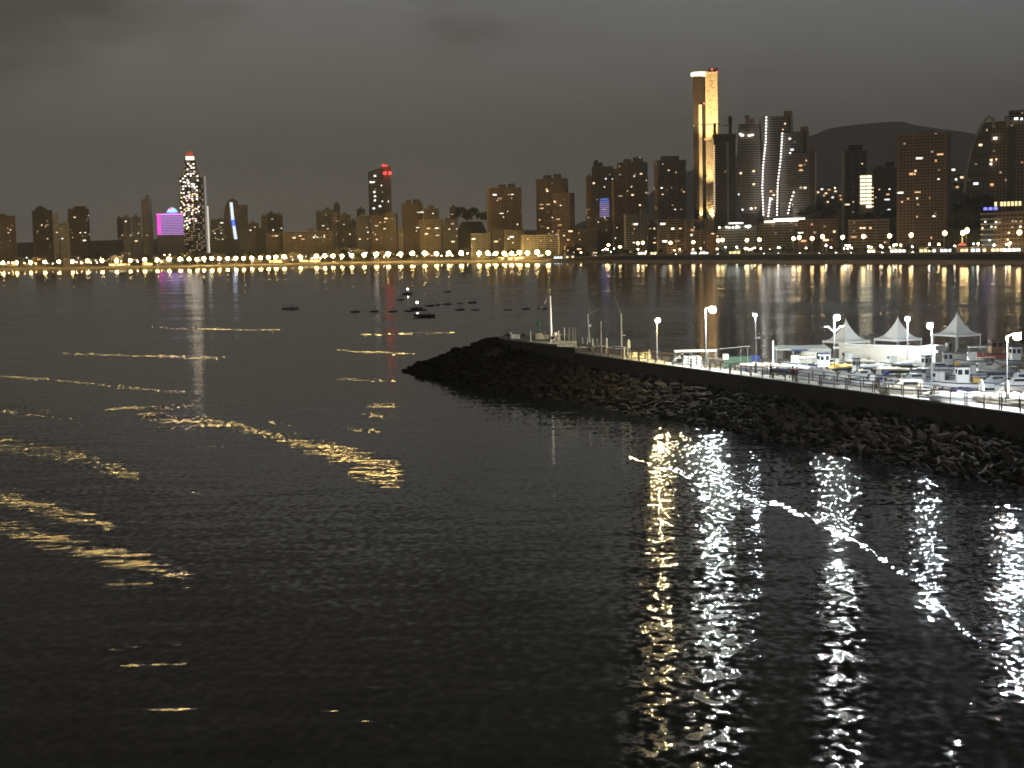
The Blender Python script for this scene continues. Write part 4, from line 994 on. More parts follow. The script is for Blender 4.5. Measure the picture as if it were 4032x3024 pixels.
slope(3265, 790, 3300, 130, 12); slope(3760, 740, 2600, 90, 10)

# ------------------------------------------------------------------ shopfronts, cars on the far promenade
shopm = [emat('shop_white', (1, .97, .92), 3.2), emat('shop_warm', (1, .75, .42), 2.6), emat('shop_cool', (.75, .92, 1), 3.0), emat('shop_yellow', (1, .9, .4), 2.2)]
SHL = ['shopfront lit %s on the right promenade' % s for s in ()]
for i, (x0, x1, py, m, lab) in enumerate((
    (3415, 3462, 975, 0, 'dazzling white lit shopfront below the cream framed hotel'), (3505, 3566, 976, 0, 'shopfront with a row of white bulbs below the broad tower'),
    (3672, 3745, 973, 2, 'pale blue lit pavilion with columns right of the broad tower'), (3620, 3668, 974, 3, 'yellow lit colonnade beside the pale blue pavilion'),
    (3765, 3812, 970, 1, 'amusement stand with yellow lights and a red roof'), (3822, 3880, 962, 2, 'cool white lit kiosk between stand and seafront hotel'),
    (3950, 4035, 978, 0, 'bright white shop row under the seafront hotel'), (3870, 3950, 968, 1, 'warm lit arcade below the rounded hotel floors'),
    (2560, 2600, 985, 1, 'orange lit kiosk left of the tan balcony block'), (2500, 2545, 990, 0, 'white lit beach kiosk below the white banded block'),
    (2720, 2790, 990, 0, 'white lit cafe at the left end of the orange seafront blocks'), (2870, 2915, 990, 3, 'yellowish lit cafe dome before the orange seafront block'),
    (2228, 2260, 1000, 1, 'orange lit kiosk right of the wide low hotel'), (2180, 2215, 1000, 2, 'small blue and white lit kiosk beside the last left lamp'),
    (1962, 1985, 1018, 1, 'amber lit beach bar on the sand, left part'), (2000, 2070, 1018, 1, 'amber lit beach bar on the sand, long right part'),
    (1180, 1260, 1030, 3, 'long yellow lit terrace on the left promenade'), (1060, 1110, 1031, 3, 'short yellow lit terrace on the left promenade'), (430, 510, 1043, 1, 'faint orange lit terrace behind the left lamps'),
    (560, 600, 1037, 3, 'yellow lit terrace with pink bulbs among left lamps'))):
    pc = (x0 + x1) / 2; a = (pc - CX) / F; onsand = 'sand' in lab
    d = shore(a) + (50 if onsand else (67 if pc < 2300 else 90)); k = d / F; gb = 3.0 if onsand else prom_z(a)
    xq = Q(pc, py, d).x
    t = thing('kiosk' if (x1 - x0) < 50 else 'shopfront', lab, 'kiosk' if (x1 - x0) < 50 else 'shop', (xq, d, gb), -math.atan2(xq, d))
    w = (x1 - x0) * k
    MB().box((0, 2.5, 2.0), (w, 5, 4.0)).build('wall', m_slab['tan'], t)
    MB().add([(-w / 2 - .4, -1.5, 4.0), (w / 2 + .4, -1.5, 4.0), (w / 2 + .4, 5.3, 4.8), (-w / 2 - .4, 5.3, 4.8), (-w / 2 - .4, -1.5, 3.7), (w / 2 + .4, -1.5, 3.7), (w / 2 + .4, 5.3, 4.5), (-w / 2 - .4, 5.3, 4.5)], [(0, 1, 2, 3), (7, 6, 5, 4), (0, 4, 5, 1), (1, 5, 6, 2), (2, 6, 7, 3), (3, 7, 4, 0)]).build('roof', m_slab['pale'], t)
    nb = max(2, int(w / 3.2)); mw = MB().box((0, 0, 0), (w / nb * .72, .15, 2.3)).mesh('window', shopm[m])
    for j in range(nb):
        if (j * 7 + i) % 5 != 4: copy_mesh('window', mw, t, (-w / 2 + w / nb * (j + .5), -.1, 1.9))
    if 'red roof' in lab:
        MB().lathe((0, -1, 6), [(4, 0), (3.6, .9), (.4, 3.2)], 12).build('canopy', emat('fair_red', (1, .12, .05), .8), t)
        MB().tube([(0, -1, 8.5), (0, -1, 13)], .5, 6).build('mast', emat('fair_yellow', (1, .8, .2), 2), t)
def make_car(label, paint, group=None, share=False):
    t = thing('car', label, 'car', (0, 0, 0), 0, group, share)
    mb = MB()
    prof = [(-2.1, .35), (-2.15, .8), (-1.9, .95), (-1.2, 1.0), (-.6, 1.42), (.8, 1.45), (1.6, 1.02), (2.05, .9), (2.1, .4)]
    n = len(prof)
    mb.add([(x, -.85, z) for x, z in prof] + [(x, .85, z) for x, z in prof], [tuple(range(n)), tuple(range(2 * n - 1, n - 1, -1))] + [(i, n + i, n + (i + 1) % n, (i + 1) % n) for i in range(n)])
    mb.build('body', paint, t)
    MB().box((.1, 0, 1.2), (1.5, 1.74, .34)).build('window', m_glass, t)
    for x in (-1.35, 1.35):
        for s in (-.78, .78): MB().tube([(x, s - .1, .33), (x, s + .1, .33)], .33, 12).build('wheel', m_rub, t)
    for s in (-.6, .6): MB().ball((-2.13, s, .7), .17, 8).build('headlight', emat('headlight', (1, .95, .85), 30), t)
    return t
c0 = make_car('small car with glowing headlights on the far promenade road', mat('car_paint_silver', (.4, .4, .42), .3), 'cars on the far promenade road', True)
for i, px in enumerate((2590, 2612, 2672, 2766, 2836, 2900, 3010, 3075, 3160, 3226, 3300, 3362, 3480, 3600, 3830, 2350, 2215, 1500, 1330, 1010, 640, 880)):
    a = (px - CX) / F; y = shore(a) + 92 + 6 * (i % 3); loc = (a * y, y, prom_z(a) - .1)
    if i == 0: c0.location = loc; c0.rotation_euler.z = .9
    else: dup(c0, loc, rg.choice((.6, .9, 1.2, 2.2)), scale=1.0)
# parasols on sand at right (pale), beach huts lights along waterline skipped
# ------------------------------------------------------------------ haze over the bay
hm = bpy.data.materials.new('haze_air'); hm.use_nodes = True; hn = hm.node_tree; hn.nodes.clear()
pv = nd(hn, 'ShaderNodeVolumePrincipled'); pv.inputs['Color'].default_value = (0.84, 0.83, 0.81, 1); pv.inputs['Density'].default_value = 0.00013; pv.inputs['Anisotropy'].default_value = 0.3
ho = nd(hn, 'ShaderNodeOutputMaterial'); hn.links.new(pv.outputs[0], ho.inputs['Volume'])
hz = MB().box((0, 4000, 345), (16000, 9400, 710)).build('haze', hm); struct(hz, 'stuff')
#PART4
# ------------------------------------------------------------------ breakwater
A0 = Vector((10, 229, 0)); U = Vector((.38, -.925, 0)); N_ = Vector((.925, .38, 0)); UA = math.atan2(-.925, .38)
def S(s, t, z=0.0): v = A0 + U * s + N_ * t; return Vector((v.x, v.y, z))
def st(p): d = Vector((p.x, p.y, 0)) - A0; return d.dot(U), d.dot(N_)
ZW, ZQ, ZH = 5.0, 4.0, 6.0
def slab(name, m, pts, z0, z1): return MB().prism([(p.x, p.y) for p in pts], z0, z1).build(name, m)
# sea wall with walkway on top
tag(slab('sea_wall', m_wallc, [S(0, 0), S(0, 3.0), S(170, 3.0), S(170, 0)], -1, ZW - .03), 'dark long concrete wall of the breakwater facing the near water', 'sea wall')
struct(slab('walkway', mat('walkway_pale', (.42, .40, .36), .8, .2, .8), [S(0, -.12), S(0, 3.0), S(170, 3.0), S(170, -.12)], ZW - .03, ZW + .1))
head = [S(0, -0.2), S(0, 5), S(-12, 8), S(-24, 9), S(-31, 7), S(-34, 3.2), S(-33, .4), S(-28, -1.0), S(-14, -.9)]
tag(slab('sea_wall_head', m_wallc, head, -1, ZH - .25), 'raised dark platform wall at the seaward end of the breakwater', 'sea wall')
hc_ = sum((p for p in head), Vector()) / len(head)
struct(slab('platform', mat('platform_pale', (.38, .36, .32), .8, .2, .8), [hc_ + (p - hc_) * 1.03 for p in head], ZH - .25, ZH))
quay = [S(0, 2.9), S(0, 8), P(2450, 1400, ZQ), P(2800, 1405, ZQ), P(3000, 1413, ZQ), P(3160, 1413, ZQ), Vector((45, 242, 0)), Vector((150, 242, 0)), Vector((170, 60, 0)), S(170, 2.9)]
struct(slab('quay', mat('quay_concrete', (.33, .32, .29), .85, .3, .3), quay, -1.5, ZQ))

# boulders
def rock_mesh(seed):
    bm = bmesh.new(); bmesh.ops.create_icosphere(bm, subdivisions=2, radius=1)
    rg = random.Random(seed)
    dirs = [Vector((rg.gauss(0, 1), rg.gauss(0, 1), rg.gauss(0, 1))).normalized() for _ in range(12)]
    cut = [rg.uniform(.42, .75) for _ in dirs]
    for v in bm.verts:
        for d, c in zip(dirs, cut):
            q = v.co.dot(d)
            if q > c: v.co -= d * (q - c)
        v.co *= 1 + rg.uniform(-.03, .03)
        v.co.z *= .75
    me = bpy.data.meshes.new('boulder'); bm.to_mesh(me); bm.free(); return me
m_rock = mat('rock_brown', (.20, .14, .09), .95, .5, .6)
_n = m_rock.node_tree; _b = _n.nodes['Principled BSDF']; _oi = nd(_n, 'ShaderNodeObjectInfo')
_gp = nd(_n, 'ShaderNodeNewGeometry')
_f = math_(_n, 'MULTIPLY_ADD', math_(_n, 'POWER', math_(_n, 'ADD', math_(_n, 'MULTIPLY', _oi.outputs['Random'], .55), math_(_n, 'MULTIPLY', _gp.outputs['Random Per Island'], .45)), 2.0), .14, .03)
_b.inputs['Specular IOR Level'].default_value = 0.1
_v = nd(_n, 'ShaderNodeVectorMath', operation='SCALE'); _src = _b.inputs['Base Color'].links[0].from_socket
_n.links.new(_src, _v.inputs[0]); _n.links.new(_f, _v.inputs['Scale']); _n.links.new(_v.outputs[0], _b.inputs['Base Color'])
rocks = []
for i in range(9):
    me = rock_mesh(i); me.materials.append(m_rock); rocks.append(me)
toe_s = [-52, -48, -40, -28, -15, 0, 20, 50, 99, 170]
def slope_pt(s, f, zt=None):
    """point on the rock slope: f=0 at the wall foot, f=1 at the water"""
    top = float(np.interp(s, [-16, 5], [4.6, 2.9]))
    wid = float(np.interp(s, [0, 30, 99, 170], [12.5, 10.5, 9.3, 9]))
    p = S(s, -wid * f - .2); z = top * (1 - f) - .3 * f
    return Vector((p.x, p.y, z))
H0 = S(-27, 2)
def head_pt(ang, f):
    # fan round the head; ang 0 = towards the sea side normal, pi = harbour side
    d = -N_ * math.cos(ang) - U * math.sin(ang)
    r0_ = 4.5 + 2.5 * abs(math.sin(ang)); r1 = float(np.interp(ang, [-.3, 0, .7, 1.3, 1.9, 3.2], [14, 14.5, 21.5, 29, 20, 9]))
    r = r0_ + (r1 - r0_) * f
    p = H0 + d * r; return Vector((p.x, p.y, 5.4 * (1 - f) - .3 * f))
# core of the mound (stuff) then single boulders on it
mb = MB(); vs = []; fs = []
cols = [('s', s) for s in range(170, -26, -4)] + [('h', a) for a in np.linspace(-.05, 3.2, 24)]
for c in cols:
    for j in range(9):
        f = j / 7
        p = slope_pt(c[1], f) if c[0] == 's' else head_pt(c[1], f)
        if c[0] == 's' and c[1] < 0:
            k = -c[1] / 26; p = p.lerp(head_pt(-.05, f) - U * (c[1] + 26) * -1 if False else p, 1)
        vs.append((p.x, p.y, p.z - 1.0))
for i in range(len(cols) - 1):
    for j in range(8): fs.append((i * 9 + j, (i + 1) * 9 + j, (i + 1) * 9 + j + 1, i * 9 + j + 1))
mb.add(vs, fs); struct(mb.build('rubble_mound', mat('rubble_dark', (.07, .055, .04), .95, .4, .8)), 'structure')
spots = []
rg = random.Random(8)
s = -26.0
while s < 138:
    sz = 1.0
    nrow = 13
    for j in range(nrow):
        f = (j + rg.uniform(-.3, .3)) / (nrow - .6)
        p = slope_pt(s + rg.uniform(-.7, .7), f); spots.append((p, rg.uniform(.48, .9)))
    s += 1.15
for a in np.linspace(-.05, 3.0, 58):
    for j in range(19):
        p = head_pt(a + rg.uniform(-.04, .04), (j + rg.uniform(-.3, .3)) / 18); spots.append((p, rg.uniform(.5, 1.05)))
def shown(p, r):
    d = p - CAM; return r / d.dot(fwd) * (1 if abs(d.dot(rgt) / d.dot(fwd)) < .36 else .1)
spots.sort(key=lambda q: -shown(*q))
rest = MB()
RL_ = 'brown boulder piled on the breakwater slope above the water'
for i, (p, r) in enumerate(spots):
    k_ = rg.choice((.5, .7, .85, 1, 1.2)); r *= k_; sc_ = (r * rg.uniform(.8, 1.7), r * rg.uniform(.55, 1.0), r * rg.uniform(.55, 1.1)); rz = rg.uniform(0, 6.28)
    if i < 300:
        o = bpy.data.objects.new('boulder', rocks[i % 9]); col.objects.link(o)
        o.location = p; o.scale = sc_; o.rotation_euler = (rg.uniform(-1, 1), rg.uniform(-1, 1), rz)
        tag(o, RL_, 'rock', 'boulders of the breakwater', True)
    else:
        me = rocks[i % 9]; Mx = Matrix.Rotation(rz, 3, 'Z') @ Matrix.Rotation(rg.uniform(-.5, .5), 3, 'X')
        rest.add([p + Mx @ Vector((v.co.x * sc_[0], v.co.y * sc_[1], v.co.z * sc_[2])) for v in me.vertices], [tuple(q.vertices) for q in me.polygons])
struct(rest.build('rocks', m_rock), 'stuff')

# ------------------------------------------------------------------ railings
def railing(label, t, s0, s1, z, lead=True):
    r = thing('railing', label, 'railing', S(s0, t, z), UA)
    n = int((s1 - s0) / 2.5); L = n * 2.5
    me = MB().box((0, 0, .6), (.09, .09, 1.2)).mesh('post', m_dmetal)
    k = 0
    for i in range(n + 1):
        copy_mesh('post', me, r, (i * 2.5, 0, 0)); k += 1
        if i % 2 == 0 and i and k < 95: copy_mesh('post', me, r, (i * 2.5 - .32, 0, 0)); k += 1
    for zz, rr in ((1.18, .045), (.78, .025), (.42, .025)):
        MB().tube([(0, 0, zz), (L, 0, zz)], rr, 6).build('rail', m_dmetal, r)
railing('brown metal railing along the water side of the breakwater walkway', .25, 1, 116, ZW + .1)
railing('brown metal railing along the boatyard side of the breakwater walkway', 2.8, 3, 118, ZW + .1)

# ------------------------------------------------------------------ breakwater lamps
def yard_lamp(label, base, zt_, head, r, I, colr, two=False, mid=None, thick=.09, arm=None, orange=False, off=(0, 0)):
    t = thing('lamp_post', label, 'lamp post', (base.x, base.y, base.z), 0)
    h = zt_ - base.z
    MB().tube([(0, 0, 0), (0, 0, .25)], .22, 8).build('base', m_concrete, t)
    MB().tube([(0, 0, .2), (0, 0, h)], [thick * 1.15, thick * .8], 8).build('pole', m_metal, t)
    hx, hy = head
    MB().tube([(0, 0, h - .15), (hx * .5, hy * .5, h + .05), (hx, hy, h + .05)], .05, 6).build('arm', m_metal, t)
    MB().box((hx, hy, h + .12), (.7, .4, .14)).build('hood', m_metal, t)
    L = I / (PI * r * r)
    g = MB().ball((hx, hy, h - r * .8), r, 12, .8).build('globe', emat('yard_lamp', colr, L), t, smooth=True)
    if mid:
        MB().box((.25, 0, mid - base.z), (.7, .35, .25)).build('fixture', m_white, t)
    if arm:
        MB().tube([(-.9, 0, arm - base.z + .15), (0, 0, arm - base.z - .5), (.9, 0, arm - base.z + .15)], .05, 6).build('bracket', m_metal, t)
        for s_ in (-.95, .95): MB().box((s_, 0, arm - base.z + .2), (.7, .3, .12)).build('fixture', m_white, t)
    return t
W = (.93, 1.0, .97); Bl = (.86, .93, 1.0)
def lampat(px, pytop, pbase, z): q = P(px, pbase, z); return q, q.z
def ztop(px, py, base): return Q(px, py, base.y).z
b = P(2588, 1452, ZQ); yard_lamp('yellow-glowing lamp post standing behind the white van', b, ztop(2588, 1256, b), (.15, -.1), .3, 620, (1, .78, .34))
b = P(2779, 1450, ZW + .1); yard_lamp('tall lamp post with the brightest white lamp of the breakwater', b, ztop(2774, 1212, b), (.95, -.2), .42, 1300, W)
b = P(2976, 1468, ZW + .1); yard_lamp('lamp post with a small white lamp beside the blue boxes', b, ztop(2966, 1236, b), (-.1, -.2), .2, 45, Bl, mid=ztop(2970, 1331, b))
b = P(3285, 1492, ZQ); yard_lamp('lamp post with a strong white lamp above the two-armed bracket', b, ztop(3274, 1243, b), (.3, -.2), .34, 1050, W, mid=ztop(3282, 1369, b), arm=ztop(3277, 1292, b))
b = Q(3573, 1425, 205); b.z = ZQ; yard_lamp('bluish white lamp post shining on the middle tent', b, ztop(3573, 1250, b), (-.1, -.3), .28, 760, Bl)
b = P(3668, 1556, ZW + .1); yard_lamp('lamp post with bluish lamp between the middle and right tents', b, ztop(3655, 1276, b), (-.25, -.1), .28, 560, Bl, mid=ztop(3667, 1384, b))
b = P(3962, 1600, ZW + .1); t_ = yard_lamp('orange-lit lamp post with a white lamp on its arm, at the right edge', b, ztop(3963, 1318, b), (.95, -.15), .34, 950, Bl)
MB().ball((0, 0, ztop(3963, 1326, b) - b.z - .2), .13, 8, 1.3).build('orange_lamp', emat('orange_lamp', (1, .45, .12), 120), t_)
b = S(122, 1.2, ZW + .1); yard_lamp('white lamp post of the walkway beyond the right edge', b, 12.5, (.6, .4), .36, 620, W)

# ------------------------------------------------------------------ boats
BC = {'white': m_white, 'cream': m_cream, 'grey': mat('hull_grey', (.36, .37, .37), .4, .1), 'navy': mat('hull_navy', (.025, .035, .09), .35, .1), 'black': mat('hull_black', (.03, .03, .03), .4, .1),
      'cover': mat('cover_cloth_white', (.74, .73, .68), .9, .1, 2), 'beige': mat('cover_cloth_beige', (.66, .60, .48), .9, .1, 2), 'blue': mat('cover_cloth_blue', (.025, .045, .20), .8, .15), 'orange': mat('cover_cloth_orange', (.62, .40, .10), .8, .1),
      'red': mat('hull_red', (.35, .07, .03), .6, .2), 'maroon': mat('cover_maroon', (.10, .03, .05), .85, .2), 'green': mat('paint_green', (.07, .15, .10), .6, .1), 'wood': mat('wood_brown', (.22, .12, .06), .7, .2), 'peach': mat('cover_peach', (.70, .52, .42), .85, .1)}
def loft(secs):
    mb = MB(); n = len(secs[0]); vs = [p for s in secs for p in s]; fs = []
    for i in range(len(secs) - 1):
        for j in range(n - 1): fs.append((i * n + j, (i + 1) * n + j, (i + 1) * n + j + 1, i * n + j + 1))
    fs += [tuple(range(n)), tuple(range((len(secs) - 1) * n + n - 1, (len(secs) - 1) * n - 1, -1))]
    return mb.add(vs, fs)
def hull_secs(L, B, D):
    secs = []
    for i in range(13):
        u = i / 12; x = -L / 2 + L * u
        w = B / 2 * (1 - max(0, (u - .45) / .55) ** 2.2) * (.9 + .1 * min(1, u * 4)); w = max(w, .02)
        sh = D * (1 + .28 * u ** 2); keel = D * .12 + D * .75 * max(0, (u - .7) / .3) ** 2.2
        keel = min(keel, sh - .05)
        secs.append([(x, -w, sh), (x, -w * .96, keel + (sh - keel) * .45), (x, -w * .6, keel + (sh - keel) * .12), (x, 0, keel), (x, w * .6, keel + (sh - keel) * .12), (x, w * .96, keel + (sh - keel) * .45), (x, w, sh)])
    return secs
def boat(label, px, py, d, L, heading, hull='white', top='cabin', topc='white', B=None, D=None, hoop=None, stand=.6, trim='navy', mast=0, group='boats stored on the quay', water=False, extra=(), name='boat'):
    B = B or L * .33; D = D or L * .17
    q = Q(px, py, d); z = ZQ if not water else -.15
    t = thing(name, label, 'boat', (q.x, q.y, z), heading, group)
    o = stand if not water else 0
    mb = loft(hull_secs(L, B, D)); mb.v = [(x, y, zz + o) for x, y, zz in mb.v]; h = mb.build('hull', BC[hull], t, smooth=False)
    strip = MB()
    ss = hull_secs(L * 1.004, B * 1.01, D)
    for a_, b_ in zip(ss[:-1], ss[1:]):
        for k in (0, 6):
            p, r_ = Vector(a_[k]), Vector(b_[k]); strip.add([p + Vector((0, 0, o - .16)), r_ + Vector((0, 0, o - .16)), r_ + Vector((0, 0, o - .02)), p + Vector((0, 0, o - .02))], [(0, 1, 2, 3)])
    strip.build('rub_rail', BC[trim], t)
    zd = o + D
    if not water:
        for x in (-L * .25, L * .2):
            MB().box((x, 0, o * .5 + .05), (.15, B * .7, o + .15)).build('trestle', BC['wood'], t)
    if top in ('cover', 'dome'):
        hh = D * (.75 if top == 'cover' else 1.15); secs = []
        for i in range(13):
            u = i / 12; x = -L / 2 * 1.01 + L * 1.01 * u; w = B / 2 * (1 - max(0, (u - .45) / .55) ** 2.2) * 1.03; w = max(w, .03)
            e = hh * math.sin(PI * min(1, u * .94 + .06)) ** .7 * (.85 + .15 * math.sin(i * 2.1)); base_ = zd + D * .28 * u * u - .12
            secs.append([(x, -w, base_), (x, -w * .85, base_ + e * .35 + .08), (x, -w * .4, base_ + e * .85 + .05), (x, 0, base_ + e + .05), (x, w * .4, base_ + e * .85 + .05), (x, w * .85, base_ + e * .35 + .08), (x, w, base_)])
        loft(secs).build('cover', BC[topc], t)
    elif top == 'cabin':
        x0, x1 = -L * .18, L * .2; ch = max(.9, L * .17); w = B * .36
        sec = lambda x, hgt, ww, b0: [(x, -ww, b0), (x, -ww * .93, b0 + hgt * .6), (x, -ww * .8, b0 + hgt), (x, ww * .8, b0 + hgt), (x, ww * .93, b0 + hgt * .6), (x, ww, b0)]
        loft([sec(x0 - .3, ch * .97, w, zd - .1), sec(x0, ch, w, zd - .1), sec(x1 * .6, ch, w, zd - .1), sec(x1 * .6 + ch * .8, ch * .42, w * .9, zd - .05), sec(L * .36, .12, w * .35, zd + D * .1)]).build('cabin', BC[topc], t)
        MB().add([(x1 * .6 + .06, -w * .76, zd + ch * .86), (x1 * .6 + .06, w * .76, zd + ch * .86), (x1 * .6 + ch * .78, w * .8, zd + ch * .40), (x1 * .6 + ch * .78, -w * .8, zd + ch * .40)], [(0, 1, 2, 3)]).build('windscreen', m_glass, t, loc=(0.02, 0, .03))
        for s_ in (-1, 1): MB().box(((x0 + x1 * .6) / 2, s_ * w * .955, zd + ch * .62), ((x1 * .6 - x0) * .8, .05, ch * .3)).build('window', m_glass, t)
        for s_ in (-1, 1): MB().tube([(L * .1, s_ * B * .44, zd + .1), (L * .12, s_ * B * .42, zd + .6), (L * .4, s_ * B * .16, zd + .75)], .025, 5).build('bow_rail', m_metal, t)
    elif top == 'open':
        MB().box((-L * .05, 0, zd + .25), (.6, B * .35, .7)).build('console', BC[topc], t)
        for k in range(3): MB().add([(L * .08, (k - 1) * B * .22 - B * .1, zd + .15), (L * .08, (k - 1) * B * .22 + B * .1, zd + .15), (L * .0, (k - 1) * B * .2 + B * .09, zd + .75), (L * .0, (k - 1) * B * .2 - B * .09, zd + .75)], [(0, 1, 2, 3)]).build('windscreen', m_glass, t)
        for s_ in (-1, 1): MB().box((-L * .25, s_ * B * .2, zd + .15), (.5, B * .28, .5)).build('seat', BC['blue'], t)
    elif top == 'canopy':
        x0, x1 = -L * .3, L * .12
        for x in (x0, x1):
            for s_ in (-1, 1): MB().tube([(x, s_ * B * .38, zd - .05), (x, s_ * B * .36, zd + 1.7)], .03, 5).build('pole', m_metal, t)
        MB().box(((x0 + x1) / 2, 0, zd + 1.75), (x1 - x0 + .3, B * .85, .1)).build('canopy', BC[topc], t)
        MB().box((x1 * .5, 0, zd + .5), (1.1, B * .5, 1.1)).build('cabin', BC['white'], t); MB().box((x1 * .5 + .58, 0, zd + .75), (.04, B * .4, .4)).build('windscreen', m_glass, t)
    elif top == 'wheelhouse':
        MB().box((-L * .08, 0, zd + .85), (L * .26, B * .6, 1.8)).build('wheelhouse', BC[topc], t)
        MB().box((-L * .08, 0, zd + 1.8), (L * .3, B * .7, .12)).build('roof', BC[trim], t)
        for s_ in (-1, 1):
            for k in (-.07, .07): MB().box((-L * .08 + k * L, s_ * B * .302, zd + 1.2), (L * .09, .03, .55)).build('window', m_glass, t)
        MB().box((L * .052, 0, zd + 1.25), (.03, B * .48, .5)).build('windscreen', m_glass, t)
        MB().box((-L * .36, 0, zd + .25), (L * .14, B * .5, .5)).build('fish_box', BC['orange'], t)
    if hoop is not None:
        pts = [(hoop, math.cos(a) * B * .45, zd + .15 + math.sin(a) * 1.55) for a in np.linspace(0, PI, 13)]
        MB().tube(pts, .11, 8).build('radar_hoop', BC['white'], t, smooth=True)
    if mast: MB().tube([(0, 0, zd), (0, 0, zd + mast)], [.05, .02], 5).build('mast', m_metal, t)
    if not water or L > 3: 
        MB().tube([(-L / 2 - .15, 0, o + D * .2), (-L / 2 - .1, 0, o + D * 1.1)], [.09, .16], 7).build('outboard_motor', BC['black'], t)
    return t
LF = math.pi
boat('long low boat under a peach and white cover behind the blue boxes', 2985, 1440, 194, 6.4, LF + .15, 'white', 'cover', 'peach', D=.8, stand=.5)
boat('white covered boat with a navy hull on trestles behind the railing', 3122, 1475, 184, 5.4, LF + .05, 'navy', 'cover', 'cover', D=.85, stand=.8)
boat('big white boat with full white cover left of the two-armed lamp', 3208, 1500, 177, 5.2, LF + .25, 'white', 'dome', 'cover', D=1.0, stand=.5)
boat('cabin cruiser with a blue canopy before the white workshop', 3138, 1430, 200, 4.2, LF - .1, 'white', 'canopy', 'blue', stand=.4)
boat('white wheelhouse boat below the workshop window', 3232, 1470, 190, 4.8, LF + .1, 'white', 'wheelhouse', 'white', stand=.5)
boat('boat with orange cover and navy hull right of the two-armed lamp', 3320, 1465, 188, 4.0, .1, 'navy', 'cover', 'orange', stand=.9, D=.6)
boat('domed white covered boat at the foot of the two-armed lamp', 3330, 1500, 173, 3.9, .05, 'black', 'dome', 'cover', D=.6, stand=.8)
boat('small grey wheelhouse boat behind the domed white cover', 3366, 1465, 186, 3.2, LF + .7, 'grey', 'wheelhouse', 'white', stand=.3)
boat('open white boat with three glinting windscreens and blue seats', 3425, 1510, 169, 4.6, LF, 'white', 'open', 'white', stand=.7)
boat('long grey covered boat behind the open boat with windscreens', 3412, 1455, 190, 4.6, LF + .1, 'black', 'cover', 'grey', D=.7, stand=.5)
boat('yellowish topped boat carrying blue barrels behind the cream cruiser', 3507, 1460, 186, 4.4, LF, 'black', 'cover', 'beige', D=.6, stand=.6)
boat('cream motor cruiser with sloping windscreen beside the walking people', 3575, 1540, 157, 6.4, LF - .12, 'cream', 'cabin', 'cream', D=1.1, stand=.5)
boat('blue-grey fishing boat under the end of the long white wall', 3640, 1455, 186, 4.2, LF + .3, 'grey', 'wheelhouse', 'grey', stand=.3)
boat('long light grey hull right behind the cream cruiser roof', 3642, 1470, 178, 5.4, LF + .05, 'grey', 'open', 'grey', D=.6, stand=.4)
boat('white cabin boat with dark roof and big windows in mid yard', 3775, 1500, 166, 5.2, LF - .1, 'white', 'wheelhouse', 'white', D=.9, stand=.4, trim='black')
boat('low boat under blue and maroon tarpaulins in the right yard', 3742, 1525, 160, 4.8, LF - .2, 'white', 'cover', 'maroon', D=.5, stand=.3)
boat('small boat under a bright blue tarpaulin beside the maroon one', 3790, 1512, 163, 3.2, LF, 'white', 'cover', 'blue', D=.5, stand=.3)
boat('white speedboat with a big white hoop, left of the orange lamp post', 3800, 1575, 149, 7.2, LF - .1, 'white', 'cover', 'cover', D=.95, stand=.5, hoop=-1.6)
boat('white speedboat with a big white hoop, right beside the orange lamp post', 3955, 1590, 146, 6.0, LF - .12, 'cream', 'cover', 'beige', D=1.0, stand=.6, hoop=-.2)
boat('dark hulled boat cut by the right edge near the railing', 4050, 1560, 148, 5.0, LF, 'navy', 'cover', 'grey', D=.8, stand=.6)
boat('small cream tender with a box cabin before the cream cruiser stern', 3672, 1560, 153, 3.4, LF + .1, 'cream', 'open', 'cream', D=.65, stand=.5)
boat('orange-red wooden fishing boat behind the right yard boats', 3905, 1440, 198, 6.2, LF + .1, 'red', 'wheelhouse', 'wood', D=1.4, stand=.6)
boat('boat with a whitish tubular frame and folded sails below the right tent', 3835, 1430, 196, 4.6, LF, 'grey', 'canopy', 'white', D=.8, stand=.5)
boat('grey boat in the back row right of the orange fishing boat', 3985, 1445, 196, 4.8, LF + .1, 'grey', 'wheelhouse', 'white', stand=.4)
boat('blue striped white boat in the middle of the right yard', 3705, 1495, 170, 4.2, LF + .15, 'white', 'canopy', 'navy', stand=.4, trim='blue')
boat('low white boat with green glass behind the hoop speedboats', 3920, 1500, 166, 4.8, LF - .1, 'white', 'cabin', 'grey', stand=.4)
boat('pale open boat behind the green-glass boat at right', 3990, 1480, 172, 4.6, LF, 'cream', 'open', 'white', stand=.3)
boat('small black inflatable lying between white hulls at right', 3865, 1530, 158, 3.4, LF + .2, 'black', 'open', 'grey', D=.5, stand=.3)
boat('white boat with tan canopy near the right end of the back row', 3870, 1465, 182, 4.2, LF + .2, 'white', 'canopy', 'beige', stand=.3)
boat('covered grey dinghy low in front of the workshop door', 3080, 1440, 198, 3.4, .2, 'grey', 'cover', 'grey', D=.5, stand=.3)
boat('white dinghy under cover below the left tent', 3460, 1440, 196, 3.6, LF + .3, 'white', 'cover', 'cover', D=.5, stand=.4)
boat('dark covered dinghy below the middle tent', 3560, 1440, 196, 3.6, LF + .1, 'black', 'cover', 'grey', D=.55, stand=.4)
boat('white boat with mast in the back row below the right tent', 3720, 1450, 190, 4.4, LF - .1, 'white', 'wheelhouse', 'grey', stand=.4, mast=3)
